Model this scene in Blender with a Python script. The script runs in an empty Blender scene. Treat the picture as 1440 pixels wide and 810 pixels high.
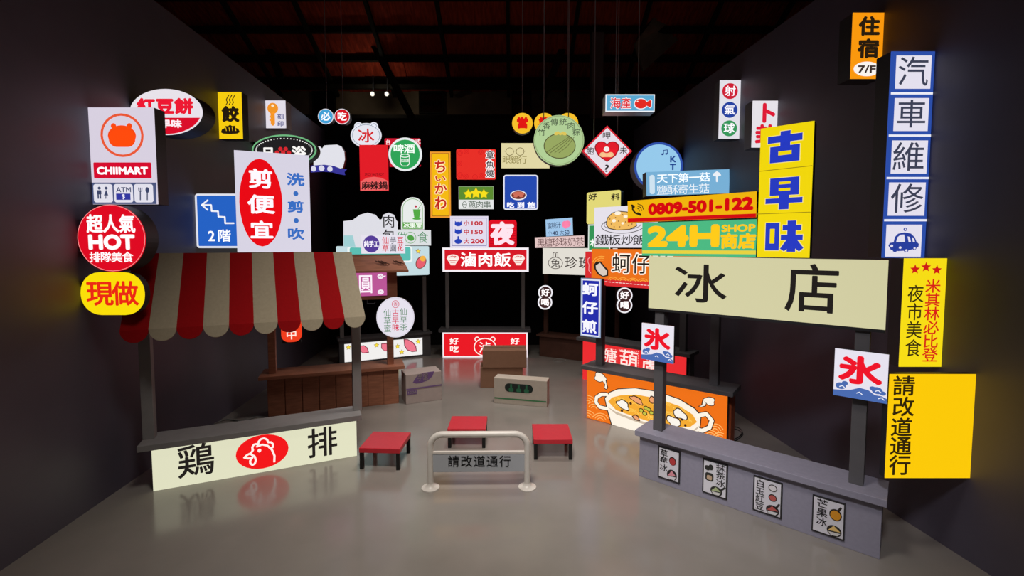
import bpy, bmesh, math
from mathutils import Vector, Matrix
from math import sin, cos, pi, radians

scene = bpy.context.scene
COL = scene.collection

# ------------------------------------------------------------------ camera
FPX, CY, PITCH, CAMH = 650.0, 383.0, radians(3.35), 2.5
cam_data = bpy.data.cameras.new('camera')
cam_data.sensor_fit = 'HORIZONTAL'
cam_data.sensor_width = 36.0
cam_data.lens = FPX / 1440.0 * 36.0
cam_data.shift_y = -(405.0 - CY) / 1440.0
cam_data.clip_start = 0.05
cam = bpy.data.objects.new('camera', cam_data)
COL.objects.link(cam)
cam.location = (0, 0, CAMH)
cam.rotation_euler = (pi / 2 - PITCH, 0, 0)
scene.camera = cam

# ------------------------------------------------------------------ world, light, exposure
world = bpy.data.worlds.new('world')
scene.world = world
world.use_nodes = True
world.node_tree.nodes['Background'].inputs[0].default_value = (0.75, 0.78, 1.0, 1)
world.node_tree.nodes['Background'].inputs[1].default_value = 0.012


def area(name, loc, target, size, power, color=(1, 1, 1), spread=180):
    d = bpy.data.lights.new(name, 'AREA')
    d.shape = 'DISK'
    d.size = size
    d.energy = power
    d.color = color
    d.spread = radians(spread)
    o = bpy.data.objects.new(name, d)
    COL.objects.link(o)
    o.location = loc
    o.rotation_euler = (Vector(target) - Vector(loc)).to_track_quat('-Z', 'Y').to_euler()
    return o


# track lamps of the exhibition hall, above and behind the visitor
area('hall_lamp', (-0.6, 2.2, 6.2), (-0.3, 4.5, 0), 1.2, 54, (1.0, 0.94, 0.87), 78)
area('hall_lamp', (0.3, 6.2, 6.6), (-0.4, 7.2, 0), 1.2, 36, (1.0, 0.95, 0.9), 70)
area('hall_lamp', (-0.4, -0.6, 6.0), (2.0, 4.3, 0.3), 0.8, 11, (0.97, 0.95, 1.0), 36)

vs = scene.view_settings
vs.view_transform = 'Standard'
vs.look = 'None'
vs.exposure = 0.0
vs.gamma = 1.0
vs.use_curve_mapping = False
EMIT = 1.0            # how strongly the light boxes shine


# ------------------------------------------------------------------ geometry of the view (used to read off real positions)
def ray(px, py):
    a, b = (px - 720.0) / FPX, -(py - CY) / FPX
    return Vector((a, cos(PITCH) + b * sin(PITCH), -sin(PITCH) + b * cos(PITCH)))


def hit(px, py, P, N):
    d = ray(px, py)
    o = Vector((0, 0, CAMH))
    return o + d * ((P - o).dot(N) / d.dot(N))


def ground(px, py, h=0.0):
    return hit(px, py, Vector((0, 0, h)), Vector((0, 0, 1)))


WD = Vector((-0.08, 1, 0)).normalized()        # direction both side walls run in
WLEFT = Vector((-3.66, 0, 0))
WRIGHT = Vector((3.90, 0, 0))
WN = Vector((WD.y, -WD.x, 0))
BACK_Y = 11.5
WALL_H = 5.3


def roof_h(y):
    return 7.2 + (14 - y) * 0.5 if y > 5 else 11.7 - (5 - y) * 0.5


# ------------------------------------------------------------------ materials
def lin(c):
    return tuple(((v / 255.0) / 12.92 if v <= 10.3 else ((v / 255.0 + 0.055) / 1.055) ** 2.4) for v in c)


MATS = {}


def mat(name, rgb, rough=0.5, metal=0.0, noise=0.0, scale=6.0, bump=0.0, spec=0.5, stretch=None):
    key = (name,)
    if key in MATS:
        return MATS[key]
    m = bpy.data.materials.new(name)
    m.use_nodes = True
    nt = m.node_tree
    b = nt.nodes['Principled BSDF']
    c = lin(rgb)
    b.inputs['Base Color'].default_value = (*c, 1)
    b.inputs['Roughness'].default_value = rough
    b.inputs['Metallic'].default_value = metal
    b.inputs['Specular IOR Level'].default_value = spec
    if noise or bump:
        tc = nt.nodes.new('ShaderNodeTexCoord')
        mp = nt.nodes.new('ShaderNodeMapping')
        if stretch:
            mp.inputs['Scale'].default_value = stretch
        n = nt.nodes.new('ShaderNodeTexNoise')
        n.inputs['Scale'].default_value = scale
        n.inputs['Detail'].default_value = 6
        nt.links.new(tc.outputs['Object'], mp.inputs['Vector'])
        nt.links.new(mp.outputs['Vector'], n.inputs['Vector'])
        if noise:
            r = nt.nodes.new('ShaderNodeValToRGB')
            r.color_ramp.elements[0].color = (*[v * (1 - noise) for v in c], 1)
            r.color_ramp.elements[1].color = (*[min(1, v * (1 + noise)) for v in c], 1)
            r.color_ramp.elements[0].position = 0.3
            r.color_ramp.elements[1].position = 0.7
            nt.links.new(n.outputs['Fac'], r.inputs['Fac'])
            nt.links.new(r.outputs['Color'], b.inputs['Base Color'])
        if bump:
            bp = nt.nodes.new('ShaderNodeBump')
            bp.inputs['Strength'].default_value = bump
            bp.inputs['Distance'].default_value = 0.01
            nt.links.new(n.outputs['Fac'], bp.inputs['Height'])
            nt.links.new(bp.outputs['Normal'], b.inputs['Normal'])
    MATS[key] = m
    return m


def em(rgb, sample=True):
    key = ('em', rgb, sample)
    if key in MATS:
        return MATS[key]
    m = bpy.data.materials.new(('backlit_face' if sample else 'backlit_print'))
    m.use_nodes = True
    b = m.node_tree.nodes['Principled BSDF']
    c = lin(rgb)
    b.inputs['Base Color'].default_value = (*[v * 0.15 for v in c], 1)
    b.inputs['Roughness'].default_value = 0.45
    b.inputs['Specular IOR Level'].default_value = 0.25
    b.inputs['Emission Color'].default_value = (*c, 1)
    b.inputs['Emission Strength'].default_value = EMIT
    if not sample:
        m.cycles.emission_sampling = 'NONE'
    MATS[key] = m
    return m


def paint(rgb):
    return mat('print_%d_%d_%d' % rgb, rgb, 0.6)


# ------------------------------------------------------------------ mesh helpers
def link(name, me, parent=None, basis=None):
    o = bpy.data.objects.new(name, me)
    COL.objects.link(o)
    if parent:
        o.parent = parent
    if basis is not None:
        o.matrix_basis = basis
    return o


def empty(name, label, cat, basis=None, group=None):
    o = link(name, None, None, basis)
    o.empty_display_size = 0.1
    tag(o, label, cat, group)
    return o


def tag(o, label, cat, group=None):
    o['label'] = label
    o['category'] = cat
    if group:
        o['group'] = group
    return o


def struct(o):
    o['kind'] = 'structure'
    return o


class MB:
    """collects shapes into one mesh"""

    def __init__(s):
        s.bm = bmesh.new()

    def box(s, x0, y0, z0, x1, y1, z1, bevel=0.0, M=None):
        vs_ = [s.bm.verts.new(Vector(p) if M is None else M @ Vector(p)) for p in
               ((x0, y0, z0), (x1, y0, z0), (x1, y1, z0), (x0, y1, z0), (x0, y0, z1), (x1, y0, z1), (x1, y1, z1), (x0, y1, z1))]
        fs = [s.bm.faces.new([vs_[i] for i in q]) for q in
              ((3, 2, 1, 0), (4, 5, 6, 7), (0, 1, 5, 4), (1, 2, 6, 5), (2, 3, 7, 6), (3, 0, 4, 7))]
        if bevel:
            es = list({e for f in fs for e in f.edges})
            bmesh.ops.bevel(s.bm, geom=es, offset=bevel, segments=2, profile=0.5, affect='EDGES')
        return s

    def bar(s, p, q, w, d=None):
        p, q = Vector(p), Vector(q)
        a = (q - p)
        L = a.length
        R = a.to_track_quat('Z', 'Y').to_matrix().to_4x4()
        R.translation = p
        d = d or w
        return s.box(-w / 2, -d / 2, 0, w / 2, d / 2, L, 0, R)

    def prism(s, pts, y0, y1):
        """outline in x,z extruded from y0 (front) to y1 (back)"""
        f = [s.bm.verts.new((u, y0, v)) for u, v in pts]
        b = [s.bm.verts.new((u, y1, v)) for u, v in pts]
        n = len(pts)
        s.bm.faces.new(f)
        s.bm.faces.new(b[::-1])
        for i in range(n):
            j = (i + 1) % n
            s.bm.faces.new((f[j], f[i], b[i], b[j]))
        return s

    def tube(s, pts, r, seg=10, closed=False):
        pts = [Vector(p) for p in pts]
        rings = []
        up = Vector((0, 0, 1))
        for i, p in enumerate(pts):
            a = pts[max(i - 1, 0)]
            b = pts[min(i + 1, len(pts) - 1)]
            t = (b - a).normalized()
            x = t.cross(up if abs(t.z) < 0.95 else Vector((0, 1, 0))).normalized()
            if rings:
                x = (lastx - t * lastx.dot(t)).normalized()
            lastx = x
            y = t.cross(x).normalized()
            rings.append([s.bm.verts.new(p + (x * cos(2 * pi * k / seg) + y * sin(2 * pi * k / seg)) * r) for k in range(seg)])
        for A, B in zip(rings, rings[1:]):
            for k in range(seg):
                s.bm.faces.new((A[k], A[(k + 1) % seg], B[(k + 1) % seg], B[k]))
        s.bm.faces.new(rings[0][::-1])
        s.bm.faces.new(rings[-1])
        return s

    def lathe(s, prof, cx=0, cy=0, seg=24):
        rings = [[s.bm.verts.new((cx + r * cos(2 * pi * k / seg), cy + r * sin(2 * pi * k / seg), z)) for k in range(seg)] for r, z in prof]
        for A, B in zip(rings, rings[1:]):
            for k in range(seg):
                s.bm.faces.new((A[k], A[(k + 1) % seg], B[(k + 1) % seg], B[k]))
        s.bm.faces.new(rings[0][::-1])
        s.bm.faces.new(rings[-1])
        return s

    def build(s, name, m, parent=None, basis=None, smooth=False):
        bmesh.ops.recalc_face_normals(s.bm, faces=s.bm.faces)
        me = bpy.data.meshes.new(name)
        s.bm.to_mesh(me)
        s.bm.free()
        me.materials.append(m)
        if smooth:
            for p in me.polygons:
                p.use_smooth = True
            me.set_sharp_from_angle(angle=radians(40))
        return link(name, me, parent, basis)


# ------------------------------------------------------------------ lettering (built-in font, turned into flat meshes)
GLYPH = {}


def glyph(text):
    if text not in GLYPH:
        c = bpy.data.curves.new('lettering', 'FONT')
        c.body = text
        c.resolution_u = 3
        o = bpy.data.objects.new('lettering', c)
        COL.objects.link(o)
        bpy.context.view_layer.update()
        dg = bpy.context.evaluated_depsgraph_get()
        me = bpy.data.meshes.new_from_object(o.evaluated_get(dg), depsgraph=dg)
        v = [(p.co.x, p.co.y) for p in me.vertices]
        f = [tuple(p.vertices) for p in me.polygons]
        bpy.data.objects.remove(o)
        bpy.data.curves.remove(c)
        bpy.data.meshes.remove(me)
        xs, ys = [p[0] for p in v], [p[1] for p in v]
        GLYPH[text] = (v, f, min(xs), min(ys), max(xs), max(ys))
    return GLYPH[text]


def is_cjk(ch):
    return ord(ch) > 0x2E80


class Flat:
    """flat print: 2-D shapes in a board's own (u, v) metres, one mesh"""

    def __init__(s):
        s.v, s.f = [], []

    def add(s, pts, faces):
        n = len(s.v)
        s.v += pts
        s.f += [tuple(i + n for i in q) for q in faces]

    def poly(s, pts):
        s.add(list(pts), [tuple(range(len(pts)))])

    def ell(s, cx, cy, rx, ry, n=28, a0=0.0, a1=2 * pi, rot=0.0):
        pts = []
        for k in range(n):
            a = a0 + (a1 - a0) * k / (n if a1 - a0 > 6.2 else n - 1)
            x, y = rx * cos(a), ry * sin(a)
            pts.append((cx + x * cos(rot) - y * sin(rot), cy + x * sin(rot) + y * cos(rot)))
        s.poly(pts)

    def stroke(s, pts, w, closed=False):
        if closed:
            pts = list(pts) + [pts[0]]
        for (x0, y0), (x1, y1) in zip(pts, pts[1:]):
            L = math.hypot(x1 - x0, y1 - y0)
            if L < 1e-6:
                continue
            nx, ny = -(y1 - y0) / L * w / 2, (x1 - x0) / L * w / 2
            s.poly([(x0 + nx, y0 + ny), (x0 - nx, y0 - ny), (x1 - nx, y1 - ny), (x1 + nx, y1 + ny)])
        for x, y in pts:
            s.ell(x, y, w / 2, w / 2, 8)

    def text(s, t, x0, y0, x1, y1, bold=0.0):
        """t fitted to the box; bold = thickening as a share of the letter height"""
        cj = all(is_cjk(c) for c in t)
        if cj and len(t) > 1:
            n = len(t)
            if (x1 - x0) >= (y1 - y0):
                w = (x1 - x0) / n
                for i, c in enumerate(t):
                    s.text(c, x0 + w * (i + 0.04), y0, x0 + w * (i + 0.96), y1, bold)
            else:
                h = (y1 - y0) / n
                for i, c in enumerate(t):
                    s.text(c, x0, y1 - h * (i + 0.96), x1, y1 - h * (i + 0.04), bold)
            return
        v, f, gx0, gy0, gx1, gy1 = glyph(t)
        if cj:
            gx0, gy0, gx1, gy1 = glyph('國')[2:]
            if t in '一':
                pass
        r = bold * (y1 - y0)
        x0, y0, x1, y1 = x0 + r, y0 + r, x1 - r, y1 - r
        kx, ky = (x1 - x0) / (gx1 - gx0), (y1 - y0) / (gy1 - gy0)
        base = [(x0 + (a - gx0) * kx, y0 + (b - gy0) * ky) for a, b in v]
        s.add(base, f)
        if r:
            for k in range(8):
                dx, dy = r * cos(k * pi / 4), r * sin(k * pi / 4)
                s.add([(a + dx, b + dy) for a, b in base], f)

    def star(s, cx, cy, r, r2=0.45, n=5):
        s.poly([(cx + (r if k % 2 == 0 else r * r2) * sin(pi * k / n), cy + (r if k % 2 == 0 else r * r2) * cos(pi * k / n)) for k in range(2 * n)])

    def rrect(s, x0, y0, x1, y1, r):
        s.poly(rrect(x0, y0, x1, y1, r))

    def build(s, name, m, parent, y):
        me = bpy.data.meshes.new(name)
        me.from_pydata([(a, y, b) for a, b in s.v], [], s.f)
        me.materials.append(m)
        return link(name, me, parent)


def rrect(x0, y0, x1, y1, r):
    if r <= 0:
        return [(x0, y0), (x1, y0), (x1, y1), (x0, y1)]
    out = []
    for cx, cy, a in ((x1 - r, y0 + r, -pi / 2), (x1 - r, y1 - r, 0), (x0 + r, y1 - r, pi / 2), (x0 + r, y0 + r, pi)):
        out += [(cx + r * cos(a + k * pi / 12), cy + r * sin(a + k * pi / 12)) for k in range(7)]
    return out


def ellipse(cx, cy, rx, ry, n=48):
    return [(cx + rx * cos(2 * pi * k / n), cy + ry * sin(2 * pi * k / n)) for k in range(n)]


# ------------------------------------------------------------------ boards: a printed, usually backlit face somewhere in the room
class Board:
    """a face in the plane O + u*U + v*V; (u, v) read off the photograph by P()"""

    def __init__(s, holder, O, U, V, lit=True):
        s.holder, s.O, s.U, s.V, s.N, s.lit = holder, O, U, V, U.cross(V), lit
        s.k = 0

    def P(s, px, py):
        X = hit(px, py, s.O, s.N) - s.O
        return X.dot(s.U), X.dot(s.V)

    def C(s, cx, cy, rx, ry):
        u, v = s.P(cx, cy)
        return u, v, abs(s.P(cx + rx, cy)[0] - s.P(cx - rx, cy)[0]) / 2, abs(s.P(cx, cy + ry)[1] - s.P(cx, cy - ry)[1]) / 2

    def box(s, x0, y0, x1, y1):
        u, v, a, b = s.C((x0 + x1) / 2, (y0 + y1) / 2, (x1 - x0) / 2, (y1 - y0) / 2)
        return u - a, v - b, u + a, v + b

    def draw(s, name, rgb, items, label=None):
        F = Flat()
        m1 = s.C(*s.ref, 1, 1)[3]          # metres per pixel here
        for it in items:
            k, a = it[0], it[1:]
            if k == 't':
                F.text(a[0], *s.box(*a[1:5]), *(a[5:6]))
            elif k == 'e':
                F.ell(*s.C(*a[:4]), rot=(a[4] if len(a) > 4 else 0))
            elif k == 'b':                 # lumpy blob
                u, v, rx, ry = s.C(*a[:4])
                ro = a[4] if len(a) > 4 else 0
                pp = []
                for t in range(28):
                    an = 2 * pi * t / 28
                    w = 1 + .13 * sin(3 * an + a[0]) + .07 * sin(5 * an + a[1])
                    x, y = rx * w * cos(an), ry * w * sin(an)
                    pp.append((u + x * cos(ro) - y * sin(ro), v + x * sin(ro) + y * cos(ro)))
                F.poly(pp)
            elif k == 'o':                 # ellipse outline
                u, v, rx, ry = s.C(*a[:4])
                F.stroke(ellipse(u, v, rx, ry, 32), a[4] * m1, True)
            elif k == 'r':
                F.rrect(*s.box(*a[:4]), (a[4] if len(a) > 4 else 0) * m1)
            elif k == 'p':
                F.poly([s.P(*p) for p in a[0]])
            elif k == 's':
                F.stroke([s.P(*p) for p in a[0]], a[1] * m1, len(a) > 2 and a[2])
            elif k == 'star':
                u, v, r, _ = s.C(a[0], a[1], a[2], a[2])
                F.star(u, v, r, *(a[3:]))
            elif k == 'n':                 # polygon in shares of the face, (0,0) top left
                F.poly([(-s.W / 2 + x * s.W, s.H * (1 - y)) for x, y in a[0]])
            elif k == 'in':                # the outline shrunk by a[0] pixels
                F.poly(inset(s.outline, a[0] * m1))
        s.k += 1
        o = F.build(name, em(rgb, False) if s.lit else paint(rgb), s.holder, -0.0016 * s.k)
        if label:
            o['label'] = label
        return o


def inset(pts, d):
    n = len(pts)
    out = []
    A = sum(pts[i][0] * pts[(i + 1) % n][1] - pts[(i + 1) % n][0] * pts[i][1] for i in range(n))
    sg = 1 if A > 0 else -1
    for i in range(n):
        p, q, r = pts[i - 1], pts[i], pts[(i + 1) % n]
        e1 = Vector((q[0] - p[0], q[1] - p[1])).normalized()
        e2 = Vector((r[0] - q[0], r[1] - q[1])).normalized()
        n1, n2 = Vector((-e1.y, e1.x)) * sg, Vector((-e2.y, e2.x)) * sg
        b = (n1 + n2)
        b = b / max(0.3, b.length_squared) * 2
        out.append((q[0] + b.x * d, q[1] + b.y * d))
    return out


CHARCOAL = mat('charcoal_sheet_metal', (38, 38, 41), 0.5)
PALE_CASE = mat('pale_acrylic_case', (170, 168, 176), 0.4)
GREY_CASE = mat('grey_case', (95, 100, 112), 0.45)
ROD = mat('steel_rod', (200, 200, 202), 0.4, 0.2)


def sign(name, label, q, face, z=None, wall=None, plane=None, yaw=0.0, T=0.14, shape='rect', rad=0.0, case=CHARCOAL,
         roll=False, group=None, cat='sign', rods=(), pts=None, lit=True, root=None, base_part=None, faceT=0.006):
    """a light box whose front has the corner pixels q (x0,y0,x1,y1 or TL,TR,BR,BL)"""
    if len(q) == 4:
        x0, y0, x1, y1 = q
        q = (x0, y0, x1, y0, x1, y1, x0, y1)
    ML = ((q[0] + q[6]) / 2, (q[1] + q[7]) / 2)
    MR = ((q[2] + q[4]) / 2, (q[3] + q[5]) / 2)
    TC = ((q[0] + q[2]) / 2, (q[1] + q[3]) / 2)
    BC = ((q[4] + q[6]) / 2, (q[5] + q[7]) / 2)
    U = Vector((cos(radians(yaw)), sin(radians(yaw)), 0))
    if plane:
        P0, U = plane
        U = U.normalized()
    elif wall == 'L':
        P0 = hit(*ML, WLEFT, WN) + U * 0.012
    elif wall == 'R':
        P0 = hit(*MR, WRIGHT, WN) - U * (0.012 + 0.09 * T)
    else:
        d = ray((ML[0] + MR[0]) / 2, (ML[1] + MR[1]) / 2)
        P0 = Vector((0, 0, CAMH)) + d * (z / d.y)
    Z = Vector((0, 0, 1))
    N = U.cross(Z)
    A, B = hit(*ML, P0, N), hit(*MR, P0, N)
    if roll:
        U = (B - A).normalized()
    V = N.cross(U).normalized()
    if V.z < 0:
        V = -V
    W = (B - A).dot(U)
    C = (A + B) / 2
    top = (hit(*TC, P0, N) - C).dot(V)
    bot = (hit(*BC, P0, N) - C).dot(V)
    H = top - bot
    O = C + V * bot
    M = Matrix((U, -N, V)).transposed().to_4x4()
    M.translation = O
    holder = root if root else empty(name, label, cat, M, group)
    b = Board(holder, O, U, V, lit)
    b.W, b.H, b.T, b.M = W, H, T, M
    b.ref = ((ML[0] + MR[0]) / 2, (ML[1] + MR[1]) / 2)
    m1 = b.C(*b.ref, 1, 1)[3]
    if pts:
        outs = [[b.P(*p) for p in o] for o in pts]
    elif shape == 'ellipse':
        outs = [ellipse(0, H / 2, W / 2, H / 2)]
    elif shape == 'diamond':
        outs = [[(0, 0), (W / 2, H / 2), (0, H), (-W / 2, H / 2)]]
    else:
        outs = [rrect(-W / 2, 0, W / 2, H, min(rad * m1, W / 2.001, H / 2.001))]
    b.outline = outs[0]
    mb, mf = MB(), MB()
    for o in outs:
        mb.prism(o, faceT, T)
        mf.prism(o, 0.0, faceT)
    mb.build('case', case, holder)
    mf.build('face', em(face) if lit else paint(face), holder)
    if wall:                                # bracket that carries the sign on the wall
        sd = -1 if wall == 'L' else 1
        br = MB()
        for v in ((H * 0.25, H * 0.75) if H > 0.3 else (H * 0.5,)):
            br.box(sd * W / 2 * 0.9, T * 0.35, v - 0.02, sd * (W / 2 + 0.05), T * 0.65, v + 0.02)
        br.build('wall_bracket', CHARCOAL, holder)
    for rx in rods:                         # rods up to the roof
        u = b.P(rx, b.ref[1])[0]
        zt = roof_h(C.y) - O.z - 0.1
        MB().tube([(u, T / 2, H * (0.5 if shape in ('ellipse', 'diamond') else 0.97)), (u, T / 2, zt)], 0.008, 6).build('suspension_rod', ROD, holder)
    return b


# ================================================================== the room
floor_m = mat('polished_concrete', (139, 133, 126), 0.17, 0, 0.10, 1.3, 0.02)
wall_m = mat('black_painted_partition', (84, 80, 94), 0.5, 0, 0.06, 3, 0.0)
back_m = mat('black_cloth_backdrop', (9, 9, 9), 0.9)
roof_m = mat('red_brown_roof_boards', (190, 68, 40), 0.8, 0, 0.35, 3, 0.1, 0.2, (6, 1, 1))
timber_m = mat('dark_roof_timber', (40, 36, 28), 0.75, 0, 0.2, 4, 0, 0.2)
plaster_m = mat('dusty_plaster', (150, 132, 104), 0.9, 0, 0.25, 2)

struct(MB().box(-9, -4, -0.2, 9, 16, 0).build('floor', floor_m))


def wall_box(name, P, y0, y1, h, th, m, out):
    a, b = P + WD * y0, P + WD * y1
    o = WN * th * out
    mb = MB()
    bm = mb.bm
    v = [bm.verts.new(p) for p in (a, b, b + o, a + o)]
    w = [bm.verts.new(p + Vector((0, 0, h))) for p in (a, b, b + o, a + o)]
    bm.faces.new(v)
    bm.faces.new(w)
    for i in range(4):
        j = (i + 1) % 4
        bm.faces.new((v[i], v[j], w[j], w[i]))
    return struct(mb.build(name, m))


wall_box('wall_left', WLEFT, -3, BACK_Y / WD.y, WALL_H, 0.2, wall_m, -1)
wall_box('wall_right', WRIGHT, -3, BACK_Y / WD.y, WALL_H, 0.2, wall_m, 1)
struct(MB().box(-5.5, BACK_Y, 0, 4.5, BACK_Y + 0.2, 5.6).build('wall_back', back_m))
# hall behind and above
hw = MB().box(-14, 14.2, 0, 14, 14.5, 7.6)
struct(hw.build('wall_far', plaster_m))
glass_m = mat('dark_window_glass', (8, 8, 10), 0.2)
for i, (x0, x1) in enumerate(((443, 470), (592, 622), (722, 745))):
    a, b = hit(x0, 158, Vector((0, 14.2, 0)), Vector((0, 1, 0))), hit(x1, 131, Vector((0, 14.2, 0)), Vector((0, 1, 0)))
    w = MB().box(a.x, 14.16, a.z, b.x, 14.19, b.z).build('window_%d' % (i + 1), glass_m)
    struct(w)
    MB().box(a.x - .05, 14.13, a.z - .05, a.x, 14.2, b.z + .05).box(b.x, 14.13, a.z - .05, b.x + .05, 14.2, b.z + .05).box(
        a.x, 14.13, b.z, b.x, 14.2, b.z + .05).box(a.x, 14.13, a.z - .05, b.x, 14.2, a.z).build('window_frame', timber_m, w)
# ceiling: two pitched roof planes with board pattern
rb = MB()
sl = math.atan(0.5)
for y0, y1 in ((14.6, 5), (5, -4)):
    n = 46
    for i in range(n):
        x0 = -14 + 28 * i / n
        dz = 0.0 if i % 2 else 0.03
        bm = rb.bm
        v = [bm.verts.new(p) for p in ((x0, y0, roof_h(y0) + dz), (x0 + 28 / n, y0, roof_h(y0) + dz), (x0 + 28 / n, y1, roof_h(y1) + dz), (x0, y1, roof_h(y1) + dz),
                                       (x0, y0, roof_h(y0) + .15), (x0 + 28 / n, y0, roof_h(y0) + .15), (x0 + 28 / n, y1, roof_h(y1) + .15), (x0, y1, roof_h(y1) + .15))]
        for qd in ((0, 1, 2, 3), (4, 5, 6, 7), (0, 1, 5, 4), (1, 2, 6, 5), (2, 3, 7, 6), (3, 0, 4, 7)):
            bm.faces.new([v[k] for k in qd])
struct(rb.build('ceiling', roof_m))
pm = MB()
for y in (13.7, 13.0, 12.2, 11.4, 10.4, 9.2, 8.0, 6.8, 5.6):
    pm.box(-14, y - .06, roof_h(y) - .16, 14, y + .06, roof_h(y) - .005)
struct(pm.build('trim_1', timber_m))
tm = MB()
for x in (-8.6, -6.9, -5.2, -3.5, -1.8, -0.1, 1.6, 3.3, 5.0, 6.7):
    tm.bar((x, 14.1, roof_h(14.1) - .2), (x, 5.2, roof_h(5.2) - .2), .09, .12)
struct(tm.build('trim_2', timber_m))


def at(px, py, y):
    d = ray(px, py)
    return Vector((0, 0, CAMH)) + d * (y / d.y)


# roof truss struts in front of the far wall
ts = MB()
for a, b, w in (((478, -30), (583, 173), .26), ((830, -30), (763, 140), .16), ((318, -30), (300, 55), .12), ((556, -20), (568, 60), .1), ((588, -20), (590, 60), .1), ((250, -30), (275, 35), .14), ((345, -20), (395, 110), .1)):
    ts.bar(at(*a, 12.9), at(*b, 12.9), w, .18)
ts.bar(at(380, 122, 13.4), at(960, 122, 13.4), .10, .12)
ts.bar(at(380, 165, 13.4), at(960, 165, 13.4), .12, .12)
struct(ts.build('trim_3', timber_m))
# pale sloping soffit high on the right
sf = MB()
bm = sf.bm
p = [at(893, 62, 12.0), at(965, -40, 12.0), at(1060, -40, 12.6), at(905, 100, 12.6)]
v = [bm.verts.new(k) for k in p]
w = [bm.verts.new(k + Vector((0, .15, .05))) for k in p]
bm.faces.new(v)
bm.faces.new(w)
for i in range(4):
    bm.faces.new((v[i], v[(i + 1) % 4], w[(i + 1) % 4], w[i]))
struct(sf.build('trim_4', plaster_m))

cpost = at(838, 175, 12.3)
struct(MB().box(cpost.x - .15, 12.15, cpost.z, cpost.x + .15, 12.45, roof_h(12.3)).build('trim_5', mat('grey_steel_column', (120, 116, 108), .6)))

# two little spot lamps on the far truss
for px, lab in ((525, 'tiny lit spot lamp on the far roof truss, the left one of the pair'), (545, 'tiny lit spot lamp on the far roof truss, the right one of the pair')):
    c = at(px, 132, 13.2)
    r = empty('spot_lamp', lab, 'lamp', Matrix.Translation(c), 'spot lamps on the far truss')
    MB().lathe([(.03, .06), (.07, .0), (.07, -.10), (.06, -.10)][::-1], seg=12).build('lamp_housing', CHARCOAL, r, Matrix.Rotation(radians(-70), 4, 'X'))
    MB().lathe([(.055, -.104), (.055, -.098)], seg=12).build('lens', em((255, 245, 225)), r, Matrix.Rotation(radians(-70), 4, 'X'))
    MB().box(-.015, -.015, .02, .015, .015, .5).build('lamp_arm', CHARCOAL, r)
    ld = bpy.data.lights.new('lamp_glow', 'POINT')
    ld.energy = 2.4
    ld.shadow_soft_size = .05
    ld.color = (1, .9, .75)
    lo = link('lamp_glow', ld, r)
    lo.location = (0, -.25, -.05)

# ================================================================== stalls
GREYP = mat('grey_painted_wood', (138, 135, 134), 0.6, 0, 0.06, 8)
DGREY = mat('dark_grey_painted_wood', (92, 90, 92), 0.6, 0, 0.06, 8)
STALLP = mat('grey_painted_counter', (146, 143, 158), 0.62, 0, 0.05, 30, 0.02)
BROWN = mat('dark_brown_stained_wood', (162, 104, 78), 0.55, 0, 0.22, 5, 0.05, 0.4, (1, 1, 8))
DBROWN = mat('very_dark_brown_wood', (92, 60, 48), 0.55, 0, 0.2, 5, 0.03, 0.4)


class Stall:
    """local frame: x along the front, y away from the visitor, z up"""

    def __init__(s, name, label, L, R):
        s.L = Vector((L.x, L.y, 0))
        d = Vector((R.x - L.x, R.y - L.y, 0))
        s.len = d.length
        s.U = d.normalized()
        s.B = Vector((-s.U.y, s.U.x, 0))
        M = Matrix((s.U, s.B, Vector((0, 0, 1)))).transposed().to_4x4()
        M.translation = s.L
        s.M = M
        s.root = empty(name, label, 'stall', M, None)

    def plane(s, back=0.0):
        return (s.L + s.B * back, s.U)

    def box(s, name, m, *a, bevel=0.004):
        return MB().box(*a, bevel=bevel).build(name, m, s.root)

    def panel(s, name, q, face, back=0.0, T=0.1):
        """lit front panel as a part of the stall, its prints sub-parts"""
        h = link(name, None, s.root)
        b = sign(name, '', q, face, plane=s.plane(back), T=T, root=h)
        h.matrix_basis = s.M.inverted() @ b.M
        return b

    def loc(s, px, py, back):
        """local x, z of a pixel on the plane 'back' behind the front"""
        X = hit(px, py, s.L + s.B * back, s.B) - s.L
        return X.dot(s.U), X.z


WHITE = (226, 222, 234)
CREAM = (222, 222, 192)
RED = (226, 14, 34)
BLACK = (34, 30, 28)
YEL = (250, 216, 10)
NAVY = (38, 58, 150)

# ---- chicken cutlet stall, front left
A = Stall('food_stall', 'front left grey market stall with red and cream striped awning and lit chicken panel', ground(215.5, 690.8), ground(501.5, 640.8))
b = A.panel('front_panel', (213, 631, 501.5, 589.3, 501.5, 640.8, 215.5, 690.8), CREAM)
cxy = lambda x, y: (180 + x / 3.241, 560 + y / 3.241)
b.draw('emblem', (240, 20, 24), [('e', 369.4, 635, 37.3, 23.8)], 'red oval with a white rooster head')
b.draw('emblem', (255, 236, 232), [
    ('s', [cxy(*p) for p in ((588, 220), (612, 211), (636, 216), (656, 234), (668, 262), (667, 288))], 2.6),
    ('s', [cxy(*p) for p in ((568, 238), (567, 222), (574, 211), (584, 208), (593, 212), (596, 196), (606, 186), (620, 182), (634, 188), (640, 201), (652, 200), (660, 208), (661, 222), (654, 226))], 2.6),
    ('s', [cxy(*p) for p in ((570, 236), (560, 250), (542, 259), (530, 270), (548, 274), (566, 270), (574, 262))], 2.6),
    ('s', [cxy(*p) for p in ((562, 256), (578, 266), (583, 282), (578, 298), (568, 304), (558, 297), (557, 284), (566, 272))], 2.6),
    ('e', *cxy(599, 238), 2.6, 2.6)])
b.draw('lettering', BLACK, [('t', '鶏', 252.5, 626.3, 299.4, 669.5, .012), ('t', '排', 434.5, 602.6, 472.5, 641.8, .012)])
LN = A.len
hA = b.H
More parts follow.
